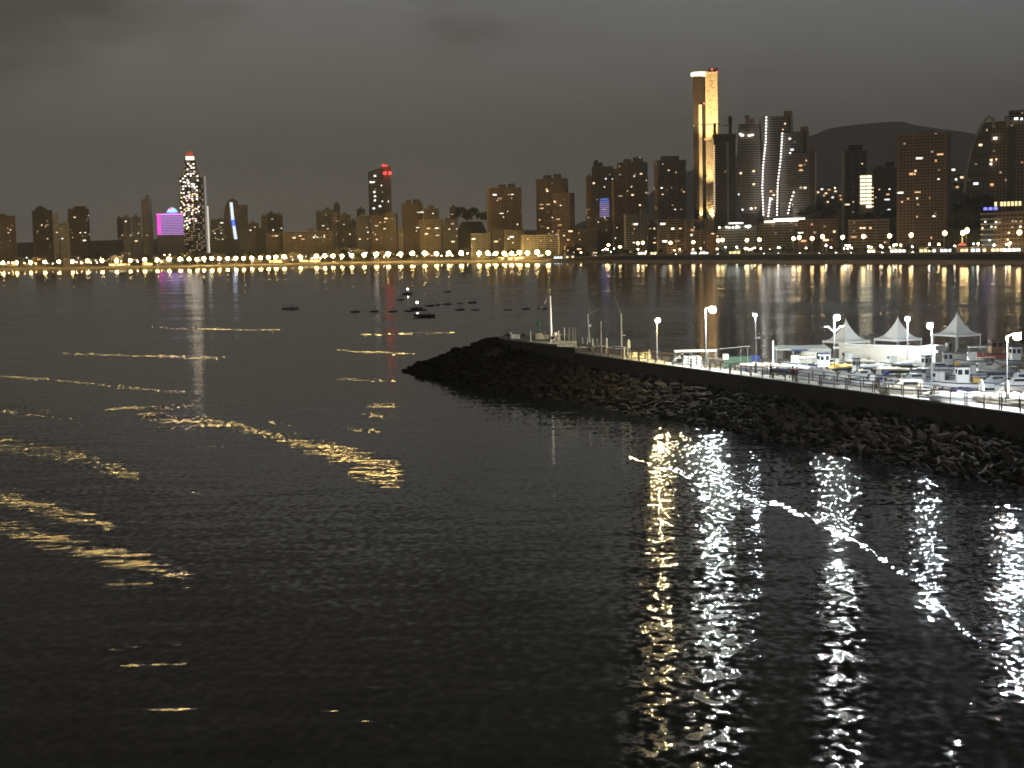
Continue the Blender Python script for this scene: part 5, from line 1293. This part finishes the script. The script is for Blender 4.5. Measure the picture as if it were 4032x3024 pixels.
fill = [('cover', 'cover', 'white', 'full white cover'), ('cabin', 'white', 'white', 'low white cabin'), ('dome', 'grey', 'navy', 'grey domed cover'), ('canopy', 'white', 'white', 'white sun canopy'), ('open', 'white', 'grey', 'open cockpit'), ('cover', 'beige', 'black', 'beige cover and dark hull'), ('cabin', 'grey', 'navy', 'grey cabin and navy hull')]
places = [(3060, 1455, 190, 'between peach cover boat and white pillar'), (3165, 1478, 186, 'behind the big white covered boat'), (3262, 1452, 196, 'under the workshop wall'), (3290, 1515, 170, 'left of the dark parked car'), (3378, 1440, 200, 'against the left part of the long wall'),
          (3395, 1485, 178, 'between the open boat and small wheelhouse'), (3452, 1475, 180, 'behind the open boat stern'), (3490, 1500, 172, 'left of the cream cruiser bow'), (3520, 1445, 197, 'against the middle of the long wall'), (3600, 1490, 172, 'behind the cream cruiser'),
          (3640, 1515, 164, 'right of the cream cruiser'), (3700, 1540, 156, 'next to the cream tender'), (3690, 1460, 186, 'behind the blue striped boat'), (3755, 1470, 178, 'below the right tent'), (3815, 1500, 168, 'right of the dark-roofed cabin boat'),
          (3830, 1470, 178, 'under the folded sail frame'), (3885, 1545, 155, 'between the two hoop speedboats'), (3940, 1470, 180, 'below the orange fishing boat'), (3960, 1530, 158, 'behind the right hoop speedboat'), (4000, 1505, 164, 'at the right edge, second row'), (4020, 1470, 176, 'at the right edge, third row'), (3610, 1440, 196, 'left of the end room'), (3345, 1420, 204, 'below the left tent, last row')]
for i, (px, py, d, wh) in enumerate(places):
    tp, tc_, hl, ds = fill[(i * 3) % 7]
    boat('boat with %s %s' % (ds, wh), px, py, d, 3.6 + (i * 7 % 5) * .45, LF + ((i * 5) % 7 - 3) * .09, hl, tp, tc_, stand=.45, D=.65)
# boats left part
boat('small white and blue boat beyond the left railing between the masts', 2428, 1372, 236, 1.9 * 1.6, LF, 'white', 'cover', 'cover', D=.4, stand=.9)

# moored small boats out on the bay
mor = []
def moor(px, py, L=5.0, label='small dark boat moored on the calm bay', hull='black'):
    q = P(px, py, 0)
    return q
q = P(1400, 1229, 0); b0 = boat('small dark boat moored in the row on the calm bay', 1400, 1229, q.y, 5.2, .1, 'black', 'canopy', 'black', D=.8, water=True, group='dark boats moored on the bay')
b0.location = (q.x, q.y, -.1); b0.scale = (.62,) * 3
for px, py in ((1475, 1228), (1548, 1228), (1612, 1226), (1665, 1222), (1692, 1205), (1722, 1202), (1762, 1199), (1812, 1196), (1861, 1193), (1812, 1221), (1872, 1221), (2000, 1221), (2071, 1218), (2136, 1217), (1763, 1150), (1577, 1182), (1640, 1218)):
    q = P(px, py, 0); dup(b0, (q.x, q.y, -.15), random.uniform(-.25, .25), scale=random.uniform(.52, .7))
q = P(1147, 1217, 0); b1 = boat('pale long launch with rails lying alone left of the dark moored boats', 1147, 1217, q.y, 6.5, .05, 'beige', 'canopy', 'beige', D=.8, water=True, group='lone boats on the bay', B=2.4); b1.location = (q.x, q.y, -.15)
q = P(1668, 1248, 0); b1 = boat('dark launch with a pale stern nearest of the moored boats', 1668, 1248, q.y, 7, LF, 'black', 'open', 'peach', D=.9, water=True, group='lone boats on the bay'); b1.location = (q.x, q.y, -.15)
for (px, py, lab, cc) in ((1606, 1152, 'small boat with a white lamp, farthest out on the bay', (1, 1, .95)), (1643, 1212, 'small boat with a reddish white lamp in the moored row', (1, .8, .7))):
    q = P(px, py + 8, 0); b1 = boat(lab, px, py, q.y, 5, .2, 'black', 'open', 'black', D=.8, water=True, group='lamp boats on the bay'); b1.location = (q.x, q.y, -.15)
    MB().tube([(0, 0, .8), (0, 0, 2.6)], .05, 5).build('lamp_pole', m_metal, b1)
    MB().ball((0, 0, 2.8), .42, 8).build('lamp', emat('boat_lamp', cc, 14), b1)

# ------------------------------------------------------------------ tents, workshop, long wall
m_tent = mat('tent_canvas', (.82, .82, .79), .75, .06, 2)
def tent(label, px, py, d, w=4.9):
    q = Q(px, py, d); t = thing('tent', label, 'tent', (q.x, q.y, ZQ), -math.atan2(q.x, q.y) + R(43))
    ze = q.z - ZQ; mb = MB(); vs = []; fs = []; n = 9
    for i in range(n):
        u = i / (n - 1); hw = w / 2 * (1 - u) ** 1.0; hw = max(hw, .04); z = ze + 2.9 * u ** 2.1 + .12 * u
        for (a, b) in ((-1, -1), (0, -1), (1, -1), (1, 0), (1, 1), (0, 1), (-1, 1), (-1, 0)):
            k = 1 if a and b else .93
            vs.append((a * hw * k, b * hw * k, z + (0 if a and b else .06 * (1 - u))))
    for i in range(n - 1):
        for k in range(8): fs.append((i * 8 + k, i * 8 + (k + 1) % 8, (i + 1) * 8 + (k + 1) % 8, (i + 1) * 8 + k))
    mb.add(vs, fs).tube([(0, 0, ze + 2.8), (0, 0, ze + 3.3)], .05, 6); mb.build('roof', m_tent, t)
    for (a, b, sx, sy) in ((0, -1, w, .05), (0, 1, w, .05), (1, 0, .05, w), (-1, 0, .05, w)): MB().box((a * w / 2, b * w / 2, ze - .13), (sx, sy, .32)).build('valance', m_tent, t)
    for a in (-1, 1):
        for b in (-1, 1): MB().tube([(a * w / 2 * .97, b * w / 2 * .97, 0), (a * w / 2 * .97, b * w / 2 * .97, ze)], .06, 6).build('leg', m_white, t)
tent('left one of the three white peaked tents behind the long wall', 3331, 1341, 222)
tent('middle one of the three white peaked tents, brightly lit from its lamp', 3535, 1332, 220)
tent('right one of the three white peaked tents with people beneath', 3768, 1314, 222)
m_wh = mat('whitewashed_wall', (.60, .57, .50), .85, .12, .8)
def longwall():
    a, b = Q(3305, 1368, 214), Q(3632, 1354, 205); mid = (a + b) / 2; ang = math.atan2(b.y - a.y, b.x - a.x); L = (Vector((b.x, b.y)) - Vector((a.x, a.y))).length
    h = (a.z + b.z) / 2 - ZQ
    t = thing('yard_wall', 'long whitewashed wall with stains behind the stored boats', 'wall', (mid.x, mid.y, ZQ), ang)
    MB().box((0, 0, h / 2), (L, .3, h)).build('wall', m_wh, t); MB().box((0, 0, h + .05), (L + .1, .45, .1)).build('coping', m_white, t)
    MB().box((-L / 2 - .35, 0, h * .45), (.8, .5, h * .9)).build('buttress', m_wallc, t)
    MB().box((L / 2 + 1.0, 1.2, h / 2 + .1), (2.0, 2.6, h + .2)).build('end_room', m_white, t)
longwall()
def workshop():
    q = Q(3206, 1366, 203); t = thing('workshop', 'small white workshop with a double window and flat sloping roof', 'building', (q.x, q.y, ZQ), R(-8))
    h = q.z - ZQ; w = (3272 - 3157) / F * 203
    MB().box((.1, 0, h / 2 - .1), (w, 3.4, h - .2)).build('wall', m_wh, t)
    MB().add([(-w / 2 - 3.4, -2.0, h - .1), (w / 2 + .2, -2.0, h - .28), (w / 2 - .4, 2.2, h + .12), (-w / 2 - 3.4, 2.2, h + .12), (-w / 2 - 3.4, -2.0, h - .26), (w / 2 + .2, -2.0, h - .44), (w / 2 - .4, 2.2, h - .04), (-w / 2 - 3.4, 2.2, h - .04)], [(0, 1, 2, 3), (7, 6, 5, 4), (0, 4, 5, 1), (1, 5, 6, 2), (2, 6, 7, 3), (3, 7, 4, 0)]).build('roof', mat('roof_sheet', (.40, .42, .40), .6), t)
    for x in (.35, .75): 
        p = MB().box((x, -1.72, h - 1.15), (.34, .06, .8)).build('window', m_glass, t)
    MB().box((.55, -1.71, h - 1.15), (.95, .05, .95)).build('window_frame', m_white, t)
    MB().box((-w / 2 - 3.2, -1.4, (h - .3) / 2), (.1, .1, h - .3)).build('post', m_metal, t)
workshop()
# pergola, steel frame, panels, boxes on the quay
def pergola(label, x0, x1, py, d, m, thickz=.16, name='pergola', rz=-.03):
    q = Q((x0 + x1) / 2, py, d); w = (x1 - x0) / F * d; h = q.z - ZQ
    t = thing(name, label, 'shelter', (q.x, q.y, ZQ), rz)
    MB().box((0, 0, h), (w, 2.2, thickz)).build('roof', m, t)
    for a in (-.48, -.1, .3, .48):
        for b in (-1, 1): MB().tube([(a * w, b, 0), (a * w, b, h)], .05, 6).build('post', m_metal, t)
pergola('white flat canopy on slim posts right of the white van', 2655, 2818, 1381, 203, m_white)
def frame():
    q = Q(2885, 1366, 206); w = 140 / F * 206; h = q.z - ZQ
    t = thing('steel_frame', 'bare steel frame standing between two lamp posts', 'frame', (q.x, q.y, ZQ), -.04)
    MB().tube([(-w / 2, 0, h - .3), (w / 2, 0, h + .1)], .05, 6).build('beam', m_metal, t)
    for a in (-.45, .22, .42): MB().tube([(a * w, 0, 0), (a * w, 0, h - .1 + .2 * a)], .04, 6).build('post', m_metal, t)
frame()
def item(label, cat, name, px, py, d, parts, rz=-.05, z=None):
    q = Q(px, py, d); zz = ZQ if z is None else z
    t = thing(name, label, cat, (q.x, q.y, zz), rz)
    for nm, kind, args, m in parts:
        mb = MB(); getattr(mb, kind)(*args); mb.build(nm, m, t)
    return t
ink = mat('print_grey', (.25, .25, .27), .7)
pan = [('panel', 'box', ((0, 0, 1.2), (.8, .06, 1.1)), m_white), ('leg', 'box', ((-.3, .05, .35), (.06, .06, .7)), m_metal), ('leg', 'box', ((.3, .05, .35), (.06, .06, .7)), m_metal)]
item('white notice panel on two legs beyond the brightest lamp post', 'notice board', 'notice_board', 2857, 1395, 202, [('panel', 'box', ((0, 0, 2.0), (.75, .06, .75)), m_white), ('post', 'box', ((0, .05, .85), (.5, .3, 1.6)), BC['green']), ('print', 'box', ((0, -.04, 2.15), (.15, .02, .1)), ink)])
item('white notice board with lines of print beside the boats', 'notice board', 'notice_board', 3006, 1460, 184, pan + [('print', 'box', ((0, -.04, z_), (.6, .02, .05)), ink) for z_ in (1.6, 1.42, 1.25, 1.08, .9)])
for (lab, px, d, w, h, m, nm) in (('long green container behind the white notice panel', 2905, 208, 4.0, 1.5, BC['green'], 'container'), ('bright blue container box beside the lamp with small light', 2975, 204, 1.1, 1.9, BC['blue'], 'container'),
                               ('narrow blue cabinet standing behind the railing', 2936, 190, .35, 1.3, mat('cabinet_blue', (.08, .16, .6), .5), 'cabinet'), ('white cabinet right of the narrow blue one', 2962, 189, .4, 1.2, m_white, 'cabinet'),
                               ('white freezer box left of the narrow blue cabinet', 2870, 192, 1.3, .9, m_white, 'box'), ('grey crate beyond the railing under the steel frame', 2830, 196, 1.2, .8, BC['grey'], 'box'),
                               ('low white skip under the white canopy', 2722, 203, 1.8, .7, BC['beige'], 'box')):
    q = Q(px, 1420, d); t = thing(nm, lab, nm, (q.x, q.y, ZQ), -.05)
    MB().box((0, 0, h / 2), (w, .8, h)).build('body', m, t); MB().box((0, 0, h + .03), (w + .08, .88, .08)).build('lid', m, t)
    MB().box((w * .3, -.42, h * .6), (.04, .04, .2)).build('handle', m_dmetal, t)
# van
def van():
    q = P(2695, 1462, ZQ); t = thing('van', 'white delivery van parked behind the railing near the yellow lamp', 'van', (q.x, q.y, ZQ), LF - .12)
    prof = [(-2.35, .35), (-2.4, 1.0), (-2.35, 1.95), (-2.0, 2.12), (.7, 2.12), (1.25, 1.85), (1.85, 1.2), (2.35, 1.05), (2.45, .7), (2.4, .35)]
    n = len(prof); mb = MB()
    mb.add([(x, -.92, z) for x, z in prof] + [(x, .92, z) for x, z in prof], [tuple(range(n)), tuple(range(2 * n - 1, n - 1, -1))] + [(i, n + i, n + (i + 1) % n, (i + 1) % n) for i in range(n)])
    mb.build('body', m_white, t)
    MB().add([(1.3, -.8, 1.84), (1.3, .8, 1.84), (1.86, .84, 1.24), (1.86, -.84, 1.24)], [(0, 1, 2, 3)]).build('windscreen', m_glass, t, loc=(.03, 0, .03))
    for s_ in (-.93, .93):
        w = MB().add([(.35, s_, 1.25), (1.55, s_, 1.25), (1.1, s_, 1.8), (.35, s_, 1.85), (.35, s_ * .98, 1.25), (1.55, s_ * .98, 1.25), (1.1, s_ * .98, 1.8), (.35, s_ * .98, 1.85)], [(0, 1, 2, 3), (7, 6, 5, 4), (0, 4, 5, 1), (1, 5, 6, 2), (2, 6, 7, 3), (3, 7, 4, 0)]).build('window', m_glass, t)
        MB().box((1.25, s_ * 1.08, 1.35), (.15, .2, .28)).build('mirror', m_rub, t)
    for x in (-1.45, 1.5):
        for s_ in (-.82, .82):
            w = MB().tube([(x, s_ - .1, .36), (x, s_ + .1, .36)], .36, 14).build('wheel', m_rub, t)
            r_ = MB().tube([(x, s_ - .115, .36), (x, s_ + .115, .36)], .2, 10).build('rim', m_metal, w)
    for s_ in (-.65, .65):
        MB().box((2.42, s_, .82), (.08, .3, .18)).build('headlight', mat('lamp_glass', (.6, .6, .6), .1), t); MB().box((-2.4, s_ * 1.25, 1.3), (.05, .12, .4)).build('tail_light', mat('tail_red', (.4, .02, .02), .3), t)
van()
c1 = make_car('dark parked car with glinting windscreen at the foot of the domed boat', mat('car_paint_dark', (.05, .07, .07), .25))
q = P(3346, 1528, ZQ); c1.location = (q.x, q.y, ZQ); c1.rotation_euler.z = LF
for ch in list(c1.children):
    if ch.name.startswith('headlight'): ch.data.materials[0] = mat('lamp_glass_off', (.6, .6, .62), .1)
# masts, pilings, posts of the left part
def pole_thing(name, label, cat, px, pyb, pyt, d, r, m, zb=ZQ, lean=0, extra=None, cap=False):
    b = Q(px, pyb, d); z1 = Q(px, pyt, d).z; h = z1 - zb
    t = thing(name, label, cat, (b.x, b.y, zb), 0)
    MB().tube([(0, 0, 0), (lean * h, 0, h)], [r, r * .75], 8).build('shaft', m, t)
    if cap: MB().lathe((lean * h, 0, h), [(r * .78, 0), (r * .7, .12), (.02, .3)], 8).build('cap', m, t)
    if extra: extra(t, h)
    return t
m_pile = mat('piling_cream', (.62, .58, .48), .7)
for i, (px, y0, y1, r, lab) in enumerate(((2294, 1366, 1334, .13, 'first cream mooring post right of the painted wall'), (2313, 1366, 1335, .13, 'second cream mooring post right of the painted wall'), (2334, 1366, 1340, .2, 'thicker grey mooring post at the foot of the first mast'), (2352, 1372, 1341, .14, 'cream mooring post between the two masts'),
                                       (2389, 1370, 1337, .2, 'bright white mooring post left of the small white boat'), (2476, 1412, 1344, .34, 'thick tall white pillar left of the crates'), (2557, 1418, 1384, .16, 'tan post between crates and white van'), (2459, 1400, 1372, .1, 'thin post just left of the thick white pillar'))):
    pole_thing('mooring_post', lab, 'post', px, y0, y1, 236 - i * 3, r, m_pile, cap=True)
def m1(t, h):
    MB().tube([(0, 0, h - .1), (-.25, 0, h + 2.6)], [.03, .01], 5).build('antenna', m_metal, t)
    MB().tube([(0, 0, h - .1), (.02, 0, h + 2.0)], [.03, .01], 5).build('antenna', m_metal, t)
    MB().tube([(0, 0, h - .1), (.5, 0, h + .35), (1.1, 0, h + .6)], [.05, .03, .06], 5).build('arm', m_metal, t)
    MB().box((.0, 0, h * .72), (.4, .3, .4)).build('fixture', m_white, t); MB().box((-.23, 0, h * .72), (.06, .24, .3)).build('lens', emat('mast_flood', (1, .93, .72), 30), t)
    ld = bpy.data.lights.new('spot', 'SPOT'); ld.energy = 9000; ld.color = (1, .88, .62); ld.spot_size = R(95); ld.spot_blend = .5; ld.shadow_soft_size = .12
    lo = bpy.data.objects.new('beam', ld); col.objects.link(lo); lo.parent = t; lo.location = (-.35, 0, h * .72); lo.rotation_euler = Vector((-1, .35, .02)).to_track_quat('-Z', 'Y').to_euler()
pole_thing('mast', 'leaning white mast with branching tip, left of the two masts', 'mast', 2324, 1362, 1237, 238, .18, m_pile, lean=-.05, extra=m1)
def m2(t, h):
    MB().tube([(0, 0, h - .3), (-1.0, 0, h + 2.8)], [.04, .015], 5).build('antenna', m_metal, t)
    MB().box((.4, 0, h * .5), (.6, .25, .12)).build('fixture', m_white, t)
pole_thing('mast', 'grey mast with bent tip, right of the two masts', 'mast', 2448, 1385, 1235, 232, .15, m_pile, extra=m2)
pole_thing('mast', 'thin bare rod standing between the two masts', 'mast', 2368, 1395, 1266, 225, .09, m_pile, zb=ZW)
pole_thing('pillar', 'round white pillar rising among the boats before the workshop', 'pillar', 3045, 1430, 1341, 196, .15, m_white, extra=lambda t, h: MB().box((-.1, 0, h * .32), (.45, .3, .2)).build('fixture', m_white, t))
def crates():
    q = Q(2520, 1416, 216); t = thing('crate_stack', 'row of bright yellowish plastic crates beside the thick white pillar', 'crates', (q.x, q.y, ZQ), -.05)
    m = mat('crate_yellow', (.75, .68, .38), .6)
    for i in range(5): MB().box((-1.3 + i * .65, 0, .9 + .25 * (i % 2)), (.6, .5, 1.1 + .3 * (i % 2))).build('crate', m, t)
    MB().tube([(-1.9, 0, 1.7), (1.5, 0, 1.7)], .06, 6).build('bar', m, t)
crates()
# ------------------------------------------------------------------ head of the breakwater
def onhead(px, d): q = Q(px, 1340, d); return (q.x, q.y, ZH)
def flagpole():
    b = Q(2171, 1335, 243); zt_ = Q(2168, 1165, 243).z; t = thing('flagpole', 'tall white flagpole with a small red and white flag on the platform', 'flagpole', (b.x, b.y, ZH), 0)
    h = zt_ - ZH
    MB().tube([(0, 0, 0), (0, 0, 1)], .2, 8).build('base', m_white, t)
    MB().tube([(0, 0, 1), (-.05, 0, h)], [.19, .14], 8).build('pole', m_white, t)
    fl = MB()
    for i in range(5):
        x0, x1 = -1.75 + i * .22, -1.75 + (i + 1) * .22; z0 = h - 2.4 + i * .34; dy = .08 * math.sin(i * 1.5)
        fl.add([(x0, dy, z0), (x1, .08 * math.sin((i + 1) * 1.5), z0 + .34), (x1 + .1, .1 * math.sin((i + 1) * 1.5), z0 + .62), (x0 + .08, dy, z0 + .25), (x0, dy + .02, z0), (x1, .1 * math.sin((i + 1) * 1.5), z0 + .34)], [(0, 1, 2, 3)])
    fl.build('flag', mat('flag_rose', (.62, .42, .38), .8), t)
    MB().tube([(-.9, 0, h - .5), (-.06, 0, h - .2)], .015, 5).build('halyard', m_white, t)
flagpole()
q = onhead(2122, 250)
t = thing('beacon', 'small green harbour beacon on a white pedestal at the end', 'beacon', q, 0)
MB().lathe((0, 0, 0), [(.75, 0), (.7, .9), (.5, 1.0)], 10).build('pedestal', m_cream, t)
MB().lathe((0, 0, 1.0), [(.28, 0), (.25, 1.1), (.36, 1.2), (.34, 1.7), (.12, 2.1), (.03, 2.7)], 10).build('tower', BC['green'], t)
MB().box((.9, -.3, .35), (1.5, .8, .7)).build('bench', m_cream, t)
t = thing('block', 'square white block near the left end of the platform', 'block', onhead(2031, 252), .05)
MB().box((0, 0, .38), (1.35, .8, .76)).build('body', m_white, t); MB().box((-.78, 0, .4), (.16, .5, .8)).build('end_post', m_white, t)
t = thing('painted_wall', 'low wall with colourful scribbled paint at the end of platform', 'wall', onhead(2232, 229), -.35)
MB().box((0, 0, .45), (3.1, .25, .9)).build('wall', m_cream, t)
rg = random.Random(3)
for i in range(9):
    x = -1.35 + i * .32; z = rg.uniform(.3, .65)
    MB().tube([(x, -.15, z), (x + .15, -.15, z + rg.uniform(-.2, .2)), (x + .3, -.15, z + rg.uniform(-.15, .15))], .035, 5).build('paint_stroke', (BC['green'], BC['wood'], BC['blue'], BC['orange'])[i % 4], t)
for i, (px, lab) in enumerate(((2090, 'cream stake at the left of the platform beside the beacon'), (2146, 'cream stake right of the harbour beacon'), (2200, 'cream stake just right of the flagpole'), (2223, 'second cream stake behind the painted wall'), (2241, 'third cream stake behind the painted wall'), (2256, 'rose stake behind the painted wall'), (2266, 'rightmost rose stake behind the painted wall'))):
    b = Q(px, 1345, 244); h = 1.5 if i < 3 else 2.0
    t = thing('stake', lab, 'post', (b.x, b.y, ZH), 0); MB().tube([(0, 0, 0), (0, 0, h)], .1, 7).build('shaft', m_pile, t); MB().lathe((0, 0, h), [(.1, 0), (.02, .22)], 7).build('cap', m_pile, t)
r = thing('railing', 'short white railing between the stakes on the platform', 'railing', (Q(2180, 1345, 244.5).x, 244.5, ZH), 0)
MB().tube([(0, 0, 1.0), (3.4, 0, 1.0)], .05, 6).build('rail', m_pile, r); 
for x in (0, 1.1, 2.3, 3.4): MB().tube([(x, 0, 0), (x, 0, 1.0)], .05, 6).build('post', m_pile, r)

# ------------------------------------------------------------------ people
skin = mat('skin', (.45, .28, .2), .6); hair = mat('hair_dark', (.02, .015, .01), .8)
CL = {k: mat('cloth_' + k, c, .85) for k, c in dict(black=(.02, .02, .02), white=(.7, .7, .68), blue=(.05, .08, .2), grey=(.2, .2, .2), red=(.35, .05, .04), tan=(.35, .28, .2)).items()}
def person(label, loc, rz=0, stride=.25, top='black', legs='blue', sit=False, arm=.15, bag=False):
    t = thing('person', label, 'person', loc, rz)
    hz = .92 if not sit else .5
    J = {'pel': (0, 0, hz), 'ch': (0, .02, hz + .42), 'nk': (0, .01, hz + .56), 'hd': (0, -.02, hz + .72), 'tp': (0, -.01, hz + .8)}
    for s_, n in ((-1, 'l'), (1, 'r')):
        k = stride * s_
        J['sh' + n] = (s_ * .18, .02, hz + .5); J['el' + n] = (s_ * .24, -.0 - k * .5, hz + .22); J['wr' + n] = (s_ * .24, -.12 - k * .8, hz + .0)
        J['hip' + n] = (s_ * .09, 0, hz - .04)
        if sit: J['kn' + n] = (s_ * .12, -.42, hz + .02); J['an' + n] = (s_ * .12, -.44, .08); J['to' + n] = (s_ * .13, -.62, .04)
        else: J['kn' + n] = (s_ * .1, k * .45 - .04, .49); J['an' + n] = (s_ * .1, k * .9 + .03, .09); J['to' + n] = (s_ * .11, k * .9 - .16, .04)
    E = [('pel', 'ch'), ('ch', 'nk'), ('nk', 'hd'), ('hd', 'tp')]
    for n in 'lr': E += [('ch', 'sh' + n), ('sh' + n, 'el' + n), ('el' + n, 'wr' + n), ('pel', 'hip' + n), ('hip' + n, 'kn' + n), ('kn' + n, 'an' + n), ('an' + n, 'to' + n)]
    rad = dict(pel=.13, ch=.14, nk=.055, hd=.1, tp=.06, sh=.065, el=.042, wr=.028, hip=.09, kn=.06, an=.04, to=.035)
    names = list(J); vs = [J[n] for n in names]; es = [(names.index(a), names.index(b)) for a, b in E]; rr = [rad[n if n in rad else n[:-1]] for n in names]
    for n, s_ in (('l', -1), ('r', 1)):      # five fingers on each hand
        w = Vector(J['wr' + n]); pi_ = len(vs); vs.append(tuple(w + Vector((0, -.02, -.07)))); rr.append(.03); es.append((names.index('wr' + n), pi_))
        for f in range(5):
            o = Vector((0, (f - 2) * .018, -.05 if f else -.02)); a = len(vs)
            vs.append(tuple(w + Vector((0, -.02, -.07)) + o)); vs.append(tuple(w + Vector((-s_ * .015, -.025, -.07)) + o * 1.5)); rr += [.009, .008]; es += [(pi_, a), (a, a + 1)]
    me = bpy.data.meshes.new('body'); me.from_pydata(vs, es, []); me.materials.append(skin)
    o = bpy.data.objects.new('body', me); col.objects.link(o); o.parent = t
    sk = o.modifiers.new('skin', 'SKIN'); o.modifiers.new('sub', 'SUBSURF').levels = 1; o.modifiers['sub'].render_levels = 1
    for i, v in enumerate(me.skin_vertices[0].data): v.radius = (rr[i], rr[i]); v.use_root = (i == 0)
    g = lambda k: Vector(J[k])
    MB().tube([g('pel') + Vector((0, 0, -.06)), g('pel').lerp(g('ch'), .5), g('ch'), g('nk') - Vector((0, 0, .03))], [.16, .155, .18, .09], 10).tube([g('shl'), g('ell'), g('ell').lerp(g('wrl'), .7)], [.085, .06, .045], 7).tube([g('shr'), g('elr'), g('elr').lerp(g('wrr'), .7)], [.085, .06, .045], 7).build('jacket', CL[top], t, smooth=True)
    mb = MB()
    for n in 'lr': mb.tube([g('hip' + n) + Vector((0, 0, .08)), g('kn' + n), g('an' + n) + Vector((0, 0, .03))], [.115, .08, .065], 8)
    mb.build('trousers', CL[legs], t, smooth=True)
    MB().ball(J['hd'] if False else (J['hd'][0], J['hd'][1] + .02, J['hd'][2] + .03), .115, 10, 1.05).build('hair', hair, t, smooth=True)
    MB().tube([g('tol') + Vector((0, .16, 0)), g('tol')], [.05, .04], 6).tube([g('tor') + Vector((0, .16, 0)), g('tor')], [.05, .04], 6).build('shoes', CL['black'], t)
    return t
def wk(px, py, z=ZW + .1): return tuple(P(px, py, z))
person('person in dark clothes walking on the walkway, left of the pair', wk(3458, 1536), UA - .2, .3, 'black', 'black')
person('person in a dark coat walking on the walkway, right of the pair', wk(3487, 1538), UA - .2, .26, 'black', 'grey')
person('person in black standing beside the back of the white van', tuple(P(2687, 1435, ZW + .1)), .6, .08, 'black', 'black')
person('person in reddish clothes standing near the dark hulled covered boat', wk(3122, 1501), .4, .1, 'red', 'tan')
person('person in dark clothes near the rear of the big white covered boat', wk(3138, 1503), 1.0, .1, 'black', 'grey')
person('person in a black top standing before the notice board', wk(3036, 1487), 2.0, .12, 'black', 'black')
person('person sitting on the platform edge left of the square block', onhead(2002, 254), 0, .05, 'black', 'black', sit=True)
person('person in white sitting beside the square block', onhead(2012, 254), .3, .05, 'white', 'blue', sit=True)
person('dark figure sitting between the square block and the beacon', onhead(2062, 250), -.3, .05, 'black', 'black', sit=True)
person('dark figure sitting at the foot of the flagpole', onhead(2176, 240), .4, .05, 'black', 'grey', sit=True)
person('person in white standing right behind the flagpole foot', onhead(2188, 243), .4, .1, 'white', 'tan')
q = Q(3727, 1365, 218); person('person in a white shirt standing under the right tent', (q.x, q.y, ZQ + .7), .2, .1, 'white', 'tan')
q = Q(3742, 1365, 218); person('person in black seated under the right tent', (q.x, q.y, ZQ + .7), .2, .1, 'black', 'black')
struct(slab('stage', m_concrete, [Q(3680, 1400, 214), Q(4120, 1400, 214), Q(4120, 1400, 228), Q(3680, 1400, 228)], ZQ, ZQ + .7))
# gangway frames and pale pillars at the right edge
for i, (px, lab) in enumerate(((3992, 'left pale pillar at the right edge behind the boats'), (4018, 'right pale pillar at the right edge behind the boats'))):
    pole_thing('pillar', lab, 'pillar', px, 1440, 1362, 200, .28, m_white)
